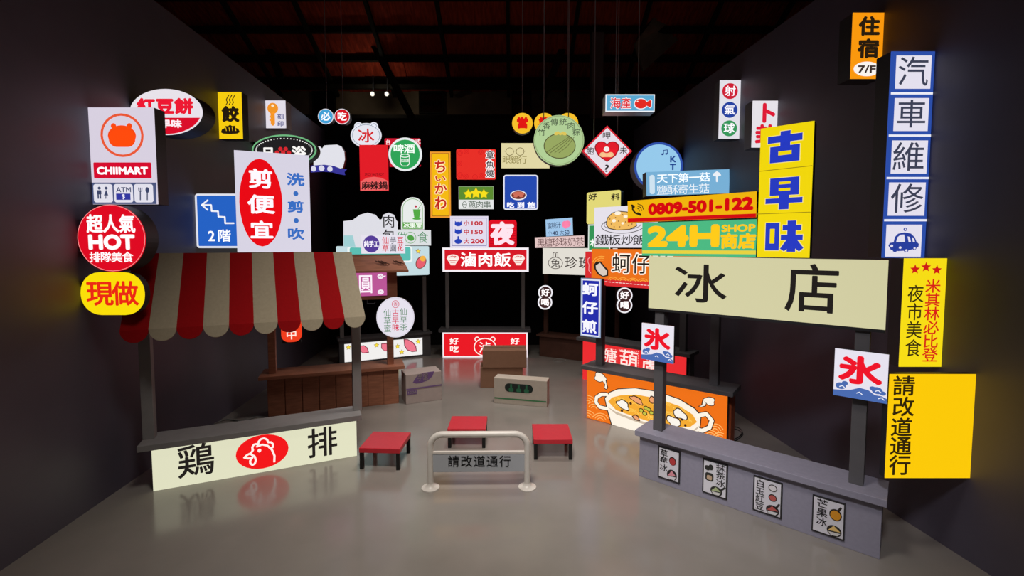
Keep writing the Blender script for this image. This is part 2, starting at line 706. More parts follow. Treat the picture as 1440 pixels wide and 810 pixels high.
A.box('counter_top', GREYP, -.10, -.07, hA + .003, LN + .06, .30, hA + .065)
A.box('end_panel', GREYP, .0, .11, 0, .03, .28, hA)
A.box('end_panel', GREYP, LN - .03, .11, 0, LN, .28, hA)
for px, py in ((211, 617), (502.5, 575)):
    x = A.loc(px, py, .15)[0]
    A.box('post', GREYP, x - .05, .10, hA + .065, x + .05, .20, 1.92)
A.box('roof_beam', GREYP, -.05, .12, 2.34, LN - .06, .46, 2.40)
A.box('roof_beam', GREYP, -.05, -.18, 1.72, LN + .02, -.15, 1.76)
# awning: ten scalloped stripes
aw = empty('awning_stripes', '', '')
bpy.data.objects.remove(aw)
cream_m = mat('cream_awning_cloth', (176, 164, 140), 0.85, 0, 0.05, 40, 0, 0.15)
red_m = mat('red_awning_cloth', (164, 12, 18), 0.85, 0, 0.05, 40, 0, 0.12)
x0, x1 = -.13, LN + .10
n = 10
tp, bt = (0.13, 2.42), (-.26, 1.70)
def awning(parity):
    mb = MB()
    bm = mb.bm
    for i in range(n):
        if i % 2 != parity:
            continue
        ax, bx = x0 + .03 + (x1 - x0 - .13) * i / n, x0 + .03 + (x1 - x0 - .13) * (i + 1) / n
        cx_, dx_ = x0 + (x1 - x0) * i / n, x0 + (x1 - x0) * (i + 1) / n
        r = (dx_ - cx_) / 2
        out = [(ax, *tp), (bx, *tp), (dx_, *bt)]
        for k in range(1, 12):
            a = pi * k / 12
            out.append((cx_ + r + r * cos(a), bt[0] - .02 * sin(a), bt[1] - r * 1.05 * sin(a)))
        out.append((cx_, *bt))
        f = [bm.verts.new(p) for p in out]
        g = [bm.verts.new((p[0], p[1] + .012, p[2] - .006)) for p in out]
        bm.faces.new(f)
        bm.faces.new(g[::-1])
        for k in range(len(f)):
            j = (k + 1) % len(f)
            bm.faces.new((f[j], f[k], g[k], g[j]))
    return mb
o = awning(0).build('awning', red_m, A.root)
o['label'] = 'red scalloped stripes of the awning'
o = awning(1).build('awning', cream_m, A.root)
o['label'] = 'cream scalloped stripes of the awning'
# ---- haircut sign standing on that stall
b = sign('lightbox_sign', 'large white upright lightbox with tall red oval and blue letters above the striped awning', (328.7, 210.9, 435.4, 218.8, 436.8, 354.5, 334, 354.5), (214, 210, 226), plane=A.plane(.26), T=.16)
b.draw('emblem', (232, 8, 20), [('e', 367.3, 285.3, 30.3, 61.6)], 'tall red oval')
b.draw('lettering', (245, 240, 246), [('t', '剪', 350.9, 238.9, 382.5, 265.2, .035), ('t', '便', 349.9, 275, 384.8, 300.7, .035), ('t', '宜', 353.2, 311.6, 383.5, 335.9, .035)])
b.draw('lettering', (56, 108, 190), [('t', '洗', 404.2, 243.9, 426.9, 261.6, .04), ('t', '剪', 405.2, 283, 426.9, 299.2, .04), ('t', '吹', 405.2, 320.9, 426.9, 337.3, .04), ('e', 416, 272.3, 3.5, 3.5), ('e', 416.6, 310.2, 3.5, 3.5)], 'blue letters')

# ---- shaved ice stall, front right
Bs = Stall('food_stall', 'front right grey shaved ice stall with menu cards on its counter front', ground(898.7, 669), ground(1237, 787))
LN = Bs.len
hB = .46
Bs.box('counter', STALLP, 0, 0, 0, LN, .30, hB)
Bs.box('counter_top', STALLP, -.03, -.06, hB, LN + .03, .34, hB + .06)
postx = []
for px, py in ((927, 604), (1204, 684)):
    x = Bs.loc(px, py, .13)[0]
    postx.append(x)
    Bs.box('post', DGREY, x - .05, .08, hB + .06, x + .05, .18, 2.36)
b = sign('shop_sign', 'wide cream lightbox shop sign on two posts over the shaved ice stall', (914, 360, 1249, 366, 1245.5, 464, 911, 433), (206, 202, 160), plane=Bs.plane(.05), T=.028)
MB().box(-b.W / 2, .0, -.025, b.W / 2, .028, -.001).build('frame', CHARCOAL, b.holder)
b.draw('lettering', BLACK, [('t', '冰', 951.2, 374.3, 1016.7, 425.8, .012), ('t', '店', 1107, 374.3, 1175.8, 440.3, .012)])


def ice(q, label, gl, plane):
    b = sign('lightbox_sign', label, q, WHITE, plane=plane, T=.04, group='shaved ice lightboxes on the posts')
    u = lambda a, c: (gl(a, c))
    b.draw('lettering', (228, 20, 40), [('t', '氷', *gl(.1, .12, .86, .70), .05)])
    W, H = b.W, b.H
    F = Flat()
    w = W
    def f(x, y): return (-w / 2 + x * w, y * H)
    F.poly([f(0, 0), f(1, 0), f(1, .10), f(.9, .14), f(.78, .14), f(.66, .22), f(.5, .24), f(.34, .17), f(.18, .14), f(0, .12)])
    for x, y, r in ((.14, .22, .1), (.22, .29, .06), (.82, .24, .1), (.74, .27, .06), (.92, .2, .06)):
        F.ell(*f(x, y), r * w, r * w * .8)
    F.build('wave_print', em((72, 104, 172), False), b.holder, -.0034)
    F = Flat()
    for x, y in ((.17, .2), (.84, .22), (.5, .12), (.9, .08)):
        F.stroke([f(x - .05, y), f(x, y + .03), f(x + .05, y - .01)], .02 * w)
    F.build('wave_print', em((225, 228, 240), False), b.holder, -.005)
    return b


def quadbox(q):
    xs, ys = (q[0] + q[6]) / 2, (q[2] + q[4]) / 2
    t, bo = (q[1] + q[3]) / 2, (q[5] + q[7]) / 2
    return lambda a, c, d, e: (xs + (ys - xs) * a, t + (bo - t) * c, xs + (ys - xs) * d, t + (bo - t) * e)


q = (903, 453.7, 947.8, 459.3, 946.5, 512.6, 901.5, 503.3)
ice(q, 'small square white ice lightbox on the left post of the shaved ice stall', quadbox(q), Bs.plane(.005))
q = (1174.3, 489.7, 1249.9, 498.9, 1247.3, 568.2, 1171.8, 554.7)
ice(q, 'larger looking square white ice lightbox on the right post of the shaved ice stall', quadbox(q), Bs.plane(.005))

# menu cards on its front
def card(q, label, tb, text):
    b = sign('menu_card', label, q, (38, 36, 38), plane=Bs.plane(-.014), T=.0135, lit=False, faceT=.004, cat='menu card', group='menu cards on the counter front', case=paint((40, 38, 40)))
    b.draw('paper', (222, 220, 226), [('in', 1.8)])
    b.draw('lettering', (30, 28, 28), [('t', text, *tb, .015)])
    return b


BOWL = lambda x, y, w: [('p', [(x - w, y), (x + w, y + w * .25), (x + w * .6, y + w * .85), (x - w * .6, y + w * .6)])]
b = card((925.3, 626.7, 956.4, 635.6, 955.6, 680.9, 925.3, 670.2), 'leftmost white menu card on the shaved ice counter, with a strawberry', (928.5, 632, 938.5, 663), '草莓冰')
b.draw('picture', (40, 30, 30), [('e', 946, 648.5, 5, 6), ('e', 945, 668, 7, 7.5)])
b.draw('picture', (190, 60, 60), [('e', 946, 649, 4, 5)])
b.draw('picture', (226, 150, 160), [('p', [(939.5, 668), (945, 661.5), (950.5, 669.5)])])
b.draw('picture', (225, 222, 225), [('p', [(939, 668.6), (951, 671), (948.5, 675), (941.5, 673)])])
b = card((988, 644.4, 1023.6, 654.2, 1022.2, 703.1, 987.6, 691.6), 'second menu card from the left on the shaved ice counter, with green tea ice', (1007.5, 653, 1019.5, 685), '抹茶冰')
b.draw('picture', (44, 44, 40), [('e', 995, 657.5, 4, 3.5), ('e', 1000, 657, 3.4, 4), ('r', 992, 664.5, 1003.5, 676, 3), ('e', 1007.5, 690.5, 8.5, 6.5), ('s', [(1013, 690), (1019.5, 686)], 2.4)])
b.draw('picture', (200, 170, 140), [('r', 994.2, 668, 1001.4, 674.4, 2)])
b.draw('picture', (176, 190, 140), [('p', [(1000.5, 689), (1007, 684.6), (1014.2, 692)])])
b.draw('picture', (215, 214, 210), [('p', [(1001, 690), (1014, 693.4), (1011, 696.5), (1004, 694.5)])])
b = card((1059.6, 668.4, 1100.4, 680, 1099.1, 730.2, 1058.2, 716.4), 'third menu card from the left on the shaved ice counter, with red bean bowl', (1063, 674.5, 1074.5, 717.5), '白玉紅豆')
b.draw('picture', (44, 36, 36), [('e', 1087, 686.3, 6.3, 5), ('e', 1086.7, 700, 6, 5), ('e', 1086.5, 717.5, 9.5, 7.2), ('s', [(1090, 716), (1095.6, 709.5)], 2.4)])
b.draw('picture', (228, 224, 226), [('e', 1087, 686.3, 5, 3.8)])
b.draw('picture', (190, 90, 84), [('e', 1086.7, 700, 4.8, 3.8), ('p', [(1078.5, 716), (1086, 711.5), (1094.5, 719)])])
b.draw('picture', (215, 214, 214), [('p', [(1078.6, 717), (1094.5, 721), (1090.6, 724), (1082, 721.8)])])
b = card((1142.7, 696, 1188.9, 708.4, 1187.6, 760.9, 1140.9, 745.8), 'rightmost menu card on the shaved ice counter, with an orange mango', (1149, 702, 1163, 740), '芒果冰')
b.draw('picture', (44, 36, 30), [('e', 1175, 724, 9, 8.2), ('s', [(1178, 719), (1182.5, 714.5)], 2.6), ('e', 1173, 746.5, 10.5, 8)])
b.draw('picture', (222, 150, 30), [('e', 1175, 724.4, 7.4, 6.6)])
b.draw('picture', (236, 200, 120), [('p', [(1164.4, 744.5), (1172.5, 738.8), (1182, 748.5)])])
b.draw('picture', (220, 218, 214), [('p', [(1164.6, 746), (1182, 750.4), (1177.6, 753.6), (1168.5, 751.4)])])

# signs on top of the shop sign
b = sign('lightbox_sign', 'tall yellow lightbox with three big blue characters standing on the cream shop sign', (1072.3, 181.6, 1147.3, 168.5, 1136.2, 362.5, 1061.9, 361.5), (240, 214, 12), plane=Bs.plane(.14), T=.12, roll=False)
b.draw('seam', (150, 130, 20), [('s', [(1068, 241), (1142, 233)], 1.0), ('s', [(1065, 301), (1139.5, 298.3)], 1.0)])
nr = lambda mod, x0_, y0_, x1_, y1_: ('n', [(x0_, (mod + y0_) / 3), (x1_, (mod + y0_) / 3), (x1_, (mod + y1_) / 3), (x0_, (mod + y1_) / 3)])
heavy = [nr(0, .15, .22, .80, .38), nr(0, .39, .13, .58, .5), nr(0, .20, .46, .76, .83),
         nr(1, .22, .18, .77, .58), nr(1, .14, .64, .84, .76), nr(1, .40, .5, .59, .90),
         nr(2, .16, .20, .43, .84), nr(2, .49, .26, .84, .38), nr(2, .46, .48, .87, .60), nr(2, .58, .16, .74, .87),
         ('n', [(.58, 2.58 / 3), (.66, 2.60 / 3), (.66, 2.72 / 3), (.53, 2.86 / 3), (.45, 2.80 / 3)]), ('n', [(.68, 2.58 / 3), (.76, 2.58 / 3), (.89, 2.78 / 3), (.81, 2.86 / 3), (.68, 2.74 / 3)])]
b.draw('lettering', (240, 226, 150), [('n', [(p_[0] + dx, p_[1] + dy) for p_ in h_[1]]) for h_ in heavy for dx in (-.012, .012) for dy in (-.004, .004)])
b.draw('lettering', (38, 58, 190), heavy, 'heavy blue characters')
b.draw('lettering', (240, 214, 12), [nr(0, .36, .58, .61, .67), nr(1, .39, .27, .61, .33), nr(1, .39, .42, .61, .48), nr(2, .25, .34, .34, .68)])
b = sign('lightbox_sign', 'yellow strip lightbox with a red telephone number under the blue mushroom sign', (882.6, 282.9, 1064, 268.7, 1063.5, 305.7, 882.6, 312.9), (236, 178, 10), plane=Bs.plane(.16), T=.12, roll=True)
b.draw('band', (206, 8, 14), [('p', [(882.9, 307.2), (1063.3, 300.2), (1063.2, 305.5), (882.9, 312.7)])])
b.draw('emblem', (40, 32, 16), [('s', [(889.6, 290), (890, 295), (893.5, 299.5), (898.5, 301.3)], 2.6), ('s', [(889, 289), (891.6, 291)], 3.4), ('s', [(897, 300), (900.8, 302)], 3.4), ('s', [(896, 292.5), (898.6, 294.2), (899.3, 297)], 1.1), ('s', [(896.5, 289.6), (901, 291.6), (902.6, 296.3)], 1.1), ('s', [(897, 286.8), (903, 289), (905.4, 295.5)], 1.1)], 'black telephone receiver')
b.draw('lettering', (206, 8, 14), [('t', '0809-501-122', 907, 281.5, 1053.5, 299.5, .085)])
b = sign('lightbox_sign', 'green lightbox with big yellow 24H letters standing on the cream shop sign', (903, 314, 1064, 307.6, 1063, 361.5, 903, 359.8), (74, 182, 128), plane=Bs.plane(.15), T=.12, roll=False)
b.draw('band', (226, 206, 62), [('p', [(903.3, 352), (1063, 352.4), (1063, 357.6), (903.3, 356.4)])])
b.draw('lettering', (246, 196, 26), [('t', '24H', 908, 316.4, 1009, 347.5, .085), ('t', 'SHOP', 1014.3, 315.4, 1062, 326, .06), ('t', '商店', 1012.5, 328.4, 1063, 350.2, .05)])

# ---- oyster noodle stall (orange)
C_ = Stall('food_stall', 'orange panelled stall with a painted soup bowl, behind the shaved ice counter', ground(824.5, 587.8), ground(824.5, 587.8) + Vector((.788, -.617, 0)) * 1.90)
LN = C_.len
b = C_.panel('front_panel', (826, 518, 1022, 555.5, 1022, 638, 824.5, 587.8), (236, 112, 22))
hC = b.H
k = lambda x, y: (800 + x / 4.5, 460 + y / 4.5)
K = lambda *pp: [k(*p) for p in pp]
arcs = []
for (cx, cy) in ((118, 575), (200, 592), (160, 520), (120, 480)):
    for r in (18, 34, 50):
        arcs.append(('s', K(*[(cx + r * cos(a) * 1.05, cy - r * sin(a) * .95 + 4 * cos(a)) for a in [pi * t / 8 for t in range(1, 8)] if 112 < cx + r * cos(a) * 1.05 < 250 and cy - r * sin(a) < 590]), .9))
for (cx, cy) in ((900, 700), (960, 715), (930, 660)):
    for r in (18, 34, 50):
        arcs.append(('s', K(*[(cx + r * cos(a), cy - r * sin(a) * .95 + 8 * cos(a)) for a in [pi * t / 8 for t in range(1, 8)] if cx + r * cos(a) < 980]), .9))
arcs = [a for a in arcs if len(a[1]) > 1]
b.draw('wave_pattern', (250, 190, 110), arcs)
b.draw('picture', (40, 26, 20), [('s', K((240, 425), (205, 425), (175, 445), (172, 475), (195, 505), (240, 515)), 7), ('s', K((815, 560), (870, 548), (905, 590), (890, 635), (845, 655), (800, 640)), 7),
    ('p', K((224, 448), (255, 410), (310, 388), (420, 382), (560, 404), (700, 452), (800, 512), (840, 560), (836, 620), (810, 690), (780, 760), (560, 715), (268, 622), (240, 520))), 
    ('b', *k(198, 318), 8.6, 7), ('p', K((205, 330), (236, 325), (243, 360), (250, 385), (236, 398), (222, 385), (226, 362))), ('b', *k(890, 468), 8.2, 6.4), ('p', K((846, 455), (872, 478), (868, 500), (838, 508), (816, 500), (838, 492)))])
b.draw('picture', (248, 238, 222), [('s', K((240, 425), (205, 425), (175, 445), (172, 475), (195, 505), (240, 515)), 5), ('s', K((815, 560), (870, 548), (905, 590), (890, 635), (845, 655), (800, 640)), 5),
    ('p', K((230, 450), (260, 414), (312, 393), (420, 387), (560, 409), (698, 457), (796, 517), (834, 563), (830, 620), (804, 688), (776, 752), (560, 708), (273, 615), (246, 520))),
    ('b', *k(198, 318), 7.6, 6), ('p', K((207, 330), (231, 328), (238, 360), (244, 384), (236, 392), (227, 382), (231, 362))), ('b', *k(890, 468), 7.2, 5.4), ('p', K((850, 462), (868, 480), (863, 496), (838, 503), (826, 500), (845, 494)))])
b.draw('picture', (200, 182, 160), [('p', K((240, 500), (300, 535), (420, 580), (560, 625), (700, 652), (790, 650), (824, 622), (818, 640), (790, 662), (700, 666), (560, 640), (420, 596), (300, 550)))])
b.draw('picture', (240, 168, 50), [('p', K((250, 470), (275, 444), (330, 430), (430, 426), (560, 450), (700, 498), (785, 552), (812, 600), (770, 630), (680, 634), (560, 612), (420, 568), (300, 524)))])
nood = []
for (cx, cy) in ((330, 470), (420, 490), (480, 560), (560, 500), (640, 560), (740, 590), (540, 590), (610, 490), (330, 510), (400, 540), (700, 530)):
    for r in (14, 24, 34):
        nood.append(('s', K(*[(cx + r * cos(a) * 1.15, cy - r * .7 * sin(a) + r * .35 * cos(a)) for a in [pi * t / 6 for t in range(0, 7)]]), .6))
b.draw('picture', (252, 212, 100), nood)
oy = ((345, 490, 38, 26), (705, 550, 44, 26), (665, 596, 44, 28))
sh = ((430, 460, 40, 17), (535, 462, 26, 18), (428, 572, 20, 13))
gr = ((460, 525), (490, 510), (525, 540), (482, 545), (508, 520))
b.draw('picture', (60, 34, 24), [('b', *k(x, y), a / 4.5 + 1, c / 4.5 + 1, -.35) for x, y, a, c in oy + sh] + [('e', *k(x, y), 3.6, 3) for x, y in gr] + [('e', *k(x, y), 1.8, 1.8) for x, y in ((393, 482), (337, 527), (738, 620), (617, 617), (717, 582))])
b.draw('picture', (246, 240, 230), [('b', *k(x, y), a / 4.5 - .4, c / 4.5 - .4, -.35) for x, y, a, c in oy])
b.draw('picture', (236, 160, 110), [('b', *k(x, y), a / 4.5 - .4, c / 4.5 - .4, -.35) for x, y, a, c in sh])
b.draw('picture', (190, 190, 70), [('e', *k(x, y), 2.5, 2) for x, y in gr])
C_.box('counter_top', DGREY, -.06, -.07, hC + .004, LN + .06, .34, hC + .06)
C_.box('end_panel', DGREY, 0, .11, 0, .03, .30, hC)
C_.box('end_panel', mat('orange_side_board', (150, 66, 22), .6), LN - .02, .105, 0, LN + .01, .30, hC)
for px, py in ((844, 515), (1004.5, 543)):
    x = C_.loc(px, py, .13)[0]
    C_.box('post', DGREY, x - .05, .08, hC + .06, x + .05, .18, 1.93)
b = sign('shop_sign', 'orange lightbox shop sign with oyster picture and white outlined letters, under the fried rice sign', (832, 350, 1021, 351, 1021, 402, 832, 391.7), (232, 112, 26), plane=C_.plane(.06), T=.14)
b.draw('wave_pattern', (250, 176, 70), [('s', [(846 - 0 + r * cos(a), 372 - r * .9 * sin(a)) for a in [pi * t / 10 for t in range(4, 10)]], .9) for r in (7, 10, 13)] +
       [('s', [(cx + r * cos(a), 393.5 - r * .75 * sin(a) + (cx - 832) * .05) for a in [pi * t / 10 for t in range(1, 10)]], .8) for cx in (862, 876, 890, 904) for r in (4, 7)])
b.draw('picture', (40, 30, 26), [('p', [(835, 373), (838, 368), (845, 367.5), (851, 375), (855.5, 379), (855.5, 388), (848, 389.5), (841, 386), (836, 378)])])
b.draw('picture', (214, 200, 190), [('p', [(838, 373.5), (844, 369.5), (850, 377), (854, 381), (853.6, 386.5), (848, 388), (843, 385), (838.5, 378)])])
b.draw('lettering', (250, 240, 226), [('t', '蚵', 860.5, 356, 887, 386, .06), ('t', '仔', 888.5, 356.3, 915.5, 387, .06), ('t', '煎', 918, 356.5, 946, 388, .06)])
b.draw('lettering', (40, 32, 26), [('t', '蚵', 862.3, 358, 885.4, 384, .006), ('t', '仔', 890.2, 358.3, 913.8, 385, .006), ('t', '煎', 920, 358.5, 944, 386, .006)])
b = sign('lightbox_sign', 'white lightbox with a plate of fried rice, standing on the orange oyster sign', (835.5, 291, 925, 288, 925, 348.2, 835.5, 348.2), (226, 222, 232), plane=C_.plane(.08), T=.12)
b.draw('picture', (50, 44, 40), [('o', 875, 317.5, 30, 10.5, .9), ('o', 875, 315.5, 26, 8, .7)])
b.draw('picture', (60, 44, 30), [('p', [(852.2, 316), (854, 306), (861, 299), (870, 296.5), (882, 297.5), (890, 303), (895, 312), (896, 318), (886, 323), (868, 324), (856, 321.5)])])
b.draw('picture', (238, 186, 96), [('p', [(853.3, 315.6), (855, 306.6), (861.5, 300), (870, 297.6), (881.6, 298.6), (889.3, 303.6), (894, 312.2), (894.8, 317.4), (885.6, 322), (868, 323), (856.8, 320.6)])])
b.draw('picture', (250, 240, 220), [('e', 869, 299.8, 4.6, 2.6), ('e', 863.6, 310.4, 2.8, 2.2), ('e', 880, 304.5, 3, 2), ('e', 876, 314, 2, 1.6)])
b.draw('picture', (120, 80, 50), [('e', x, y, .8, .8) for x, y in ((858, 308), (860, 315), (866, 306), (870, 311), (872, 319), (880, 312), (884, 317), (887, 309), (876, 302), (864, 319), (889, 315))])
b.draw('lettering', (40, 36, 38), [('t', '鐵', 838.4, 330.6, 855.3, 345, .006), ('t', '板', 856.2, 330.6, 872.6, 345, .006), ('t', '炒', 874.6, 330.6, 890, 345, .006), ('t', '飯', 891, 330.6, 908.5, 345, .006)])
b = sign('lightbox_sign', 'narrow blue vertical lightbox with white letters on the left post of the orange stall', (816.9, 390.7, 846.5, 392.6, 843.3, 475.6, 816.3, 471.9), (140, 160, 190), plane=C_.plane(-.05), T=.10, case=CHARCOAL)
b.draw('border', (226, 228, 240), [('in', 1.2)])
b.draw('face', (34, 44, 168), [('in', 3.0)])
b.draw('lettering', (236, 236, 246), [('t', '蚵', 820, 398.7, 840.4, 416, .045), ('t', '仔', 819.6, 424.6, 840, 442, .045), ('t', '煎', 819.3, 450.6, 838.5, 468.1, .045)])

# ---- candied fruit stall (red), behind it
D_ = Stall('food_stall', 'red lit stall with white dotted letters, partly hidden behind the orange stall', ground(819, 533), ground(819, 533) + Vector((.753, -.658, 0)) * 1.95)
LN = D_.len
b = D_.panel('front_panel', (820, 479, 964.5, 502, 964.5, 566, 819, 533), (232, 44, 48))
hD = b.H
b.draw('lettering', (250, 226, 220), [('t', '糖', 846, 491, 866, 511, .012), ('t', '葫', 872, 493.5, 896, 517, .012), ('t', '蘆', 903, 503, 926, 527, .012)])
dots = []
for (x0_, y0_, x1_, y1_) in ((844, 489, 867.5, 513), (871, 491.5, 897.5, 518.5)):
    for t in range(12):
        f = t / 11
        dots += [('e', x0_ + (x1_ - x0_) * f, y0_ + 3 * f, .55, .55), ('e', x1_, y0_ + 3 + (y1_ - y0_) * f, .55, .55)]
b.draw('dot_pattern', (250, 200, 190), dots)
D_.box('counter_top', DGREY, -.10, -.07, hD + .004, LN + .06, .34, hD + .06)
D_.box('end_panel', DGREY, 0, .11, 0, .03, .30, hD)
D_.box('end_panel', DGREY, LN - .03, .11, 0, LN, .30, hD)
for x in (.18, LN - .12):
    D_.box('post', DGREY, x - .05, .08, hD + .06, x + .05, .18, 1.76)
b = sign('shop_sign', 'red lightbox shop sign peeking out behind the orange oyster sign', (822.9, 355, 966, 354, 966, 411, 822.9, 398.5), (214, 44, 48), plane=D_.plane(.06), T=.12)
b.draw('border', (250, 220, 214), [('s', [(846 + i * 5, 395.5 + i * .45), (849 + i * 5, 395.8 + i * .45)], .9) for i in range(16)], 'white dashed line')
b.draw('emblem', (250, 176, 176), [('s', [(829.5, 362), (827, 364), (827, 369), (828.4, 372), (828, 380), (831, 384)], .9)])
b = sign('lightbox_sign', 'green lightbox with white edge half hidden left of the fried rice sign', (827, 315.5, 858, 314.8, 858, 353, 827, 353), (222, 232, 226), plane=D_.plane(.1), T=.1)
b.draw('face', (52, 146, 84), [('in', 1.8)])
b.draw('lettering', (240, 246, 240), [('t', '木', 830, 336.5, 837.5, 346.5, .03)])
b = sign('lightbox_sign', 'pale yellow lightbox with two black characters behind the fried rice sign', (825, 268.9, 872.6, 268.9, 872.6, 314.4, 825, 314.4), (226, 216, 120), plane=D_.plane(.1), T=.1, rad=3)
b.draw('lettering', (40, 34, 26), [('t', '好', 828.1, 272.5, 839, 281.5, .03), ('t', '料', 860, 272.5, 870.8, 281.5, .03)])


def bubble(c1, c2, r, label, z, post=True):
    q = (c1[0] - r, c1[1] - r, c1[0] + r, c2[1] + r)
    b = sign('round_sign', label, q, (240, 238, 244), z=z, T=.05, group='figure eight drink signs',
             pts=[[(c[0] + r * cos(2 * pi * k / 32), c[1] + r * sin(2 * pi * k / 32)) for k in range(32)] for c in (c1, c2)])
    b.draw('face', (62, 34, 34), [('e', *c1, r - 2, r - 2), ('e', *c2, r - 2, r - 2)], 'dark brown discs')
    b.draw('lettering', (248, 240, 240), [('t', '好', c1[0] - r * .52, c1[1] - r * .5, c1[0] + r * .52, c1[1] + r * .5, .04), ('t', '喝', c2[0] - r * .52, c2[1] - r * .5, c2[0] + r * .52, c2[1] + r * .5, .04)])
    return b


# ---- braised pork rice stall, back middle
gL, gR = ground(622, 502.6), ground(742, 502.6)
E_ = Stall('food_stall', 'red braised pork rice stall standing against the dark back of the hall', gL, gR)
LN = E_.len
b = E_.panel('front_panel', (622.3, 467, 742, 467, 742, 502.6, 622.3, 502.6), (246, 232, 236))
hE = b.H
b.draw('face', (232, 24, 36), [('in', 2.0)], 'red panel')
b.draw('emblem', (252, 236, 232), [('o', 682, 488, 15, 12, 1.5), ('o', 671, 477, 3, 3, 1.2), ('o', 693, 477, 3, 3, 1.2)], 'white outline of an animal head')
b.draw('face', (232, 24, 36), [('e', 682, 488, 14.4, 11.4)], 'red panel')
b.draw('lettering', (252, 236, 232), [('t', '滷', 674.5, 481.5, 689.5, 496, .02), ('t', '好', 633, 475.5, 644.5, 484.5, .03), ('t', '吃', 633, 486.5, 644.5, 495.5, .03), ('t', '好', 718.5, 475.5, 730, 484.5, .03), ('t', '吃', 718.5, 486.5, 730, 495.5, .03)])
E_.box('counter_top', DGREY, -.07, -.07, hE + .004, LN + .07, .32, hE + .07)
E_.box('end_panel', DGREY, 0, .11, 0, .03, .28, hE)
E_.box('end_panel', DGREY, LN - .03, .11, 0, LN, .28, hE)
for px in (629.5, 735.5):
    x = E_.loc(px, 465, .13)[0]
    E_.box('post', GREYP, x - .038, .09, hE + .07, x + .038, .17, 1.90)
b = sign('shop_sign', 'red white-bordered lightbox shop sign with rice bowls over the back middle stall', (622.2, 348.3, 743.5, 348.3, 743.5, 382.2, 622.2, 382.2), (246, 240, 246), plane=E_.plane(.06), T=.14)
b.draw('face', (214, 26, 40), [('in', 3.0)], 'red panel')
b.draw('lettering', (250, 242, 242), [('t', '滷', 648.4, 355.7, 669, 375, .03), ('t', '肉', 672.5, 356.5, 692.5, 375, .03), ('t', '飯', 695.5, 356, 717.5, 375, .03)])
for cx in (637, 729.3):
    b.draw('picture', (250, 232, 226), [('e', cx, 362.5, 8.4, 4.8), ('p', [(cx - 9, 363.5), (cx + 9, 363.5), (cx + 4, 371), (cx + 3, 373), (cx - 3, 373), (cx - 4, 371)])], 'white rice bowl')
    b.draw('picture', (206, 60, 60), [('s', [(cx - 5, 362), (cx - 1, 359.8), (cx + 3, 362.3)], .8), ('s', [(cx - 8, 365), (cx - 3, 366.5), (cx + 3, 366.5), (cx + 8, 365)], .8), ('e', cx + 3.2, 361, 1.4, 1), ('s', [(cx - 3, 369), (cx + 3, 369)], .8)])
b = sign('price_board', 'white price board with three blue bowls and red prices, standing on the red rice sign', (633, 303.9, 686.7, 348.2), (226, 220, 238), plane=E_.plane(.06), T=.12, cat='sign')
b.draw('border', (96, 90, 160), [('in', 2.4)])
b.draw('face', (226, 220, 238), [('in', 3.1)])
b.draw('emblem', (40, 66, 180), [('e', 644.4, 315, 5, 3.2), ('p', [(639.8, 310.5), (642, 312.4), (647, 312.4), (649, 310.5), (649.2, 315), (639.6, 315)]), ('e', 644.4, 326, 5, 3.2), ('p', [(639.8, 321.5), (642, 323.4), (647, 323.4), (649, 321.5), (649.2, 326), (639.6, 326)]), ('e', 644.4, 339.4, 5.2, 3.6), ('r', 643.3, 332, 645.5, 338, .8)], 'blue bowls')
b.draw('lettering', (190, 20, 40), [('t', '小', 652.6, 310.2, 659.5, 317.6, .03), ('t', '100', 663, 311, 679, 317, .06), ('t', '中', 652.6, 322.6, 659.5, 329.8, .03), ('t', '150', 663, 323.2, 679, 329.2, .06), ('t', '大', 652.6, 335.4, 659.5, 342.8, .03), ('t', '200', 662, 336, 680.4, 342.4, .06)])
b = sign('lightbox_sign', 'square red lightbox with one bulging white character, beside the white price board', (687.4, 309.4, 726.5, 348.2), (226, 16, 36), plane=E_.plane(.06), T=.12, rad=4)
b.draw('stripe_pattern', (190, 10, 30), [('r', 689, 313 + i * 3.6, 725, 314.2 + i * 3.6) for i in range(10)])
b.draw('lettering', (244, 216, 226), [('t', '夜', 691, 313, 722, 345, .055)])

# ---- sweet potato stall, back left
pR = ground(606, 500)
Uf = Vector((.906, .423, 0)).normalized()
F_ = Stall('food_stall', 'grey sweet potato stall with lit front, behind the brown wooden stall', pR - Uf * 1.95, pR)
LN = F_.len
F_.box('counter', DGREY, 0, .02, 0, LN, .30, .50)
F_.box('counter_top', DGREY, -.03, -.03, .50, LN + .03, .34, .545)
b = F_.panel('front_panel', (484.5, 484.5, 594, 474.5, 594, 498, 484.5, 510), (240, 238, 236), 0, .018)
pot = [(569, 478), (573, 478), (580, 482), (584, 487), (585, 493), (580, 494), (573, 491.5), (569.5, 486)]
b.draw('picture', (120, 40, 60), [('p', [(567.6, 477), (573.4, 477), (581, 481.2), (585.2, 486.6), (586.2, 494.3), (579.6, 495), (572.4, 492.6), (568.4, 486.6)]), ('p', [(505, 486), (512, 485.5), (517, 489), (519, 496), (510, 497), (505, 492)]), ('p', [(536, 483), (543, 482.5), (548, 486), (549, 493), (541, 494), (536, 490)])])
b.draw('picture', (238, 120, 140), [('p', pot), ('p', [(506, 487), (512, 486.5), (516, 490), (517.6, 495), (510, 496), (506, 492)]), ('p', [(537, 484), (543, 483.5), (547, 487), (547.8, 492), (541, 493), (537, 490)])])
b.draw('picture', (150, 130, 20), [('star', x, y, 4.2, .5) for x, y in ((490, 488.5), (529.5, 485.5), (588, 480.5), (559, 487), (565, 495))])
b.draw('picture', (250, 222, 60), [('star', x, y, 3, .5) for x, y in ((490, 488.5), (529.5, 485.5), (588, 480.5), (559, 487), (565, 495))])
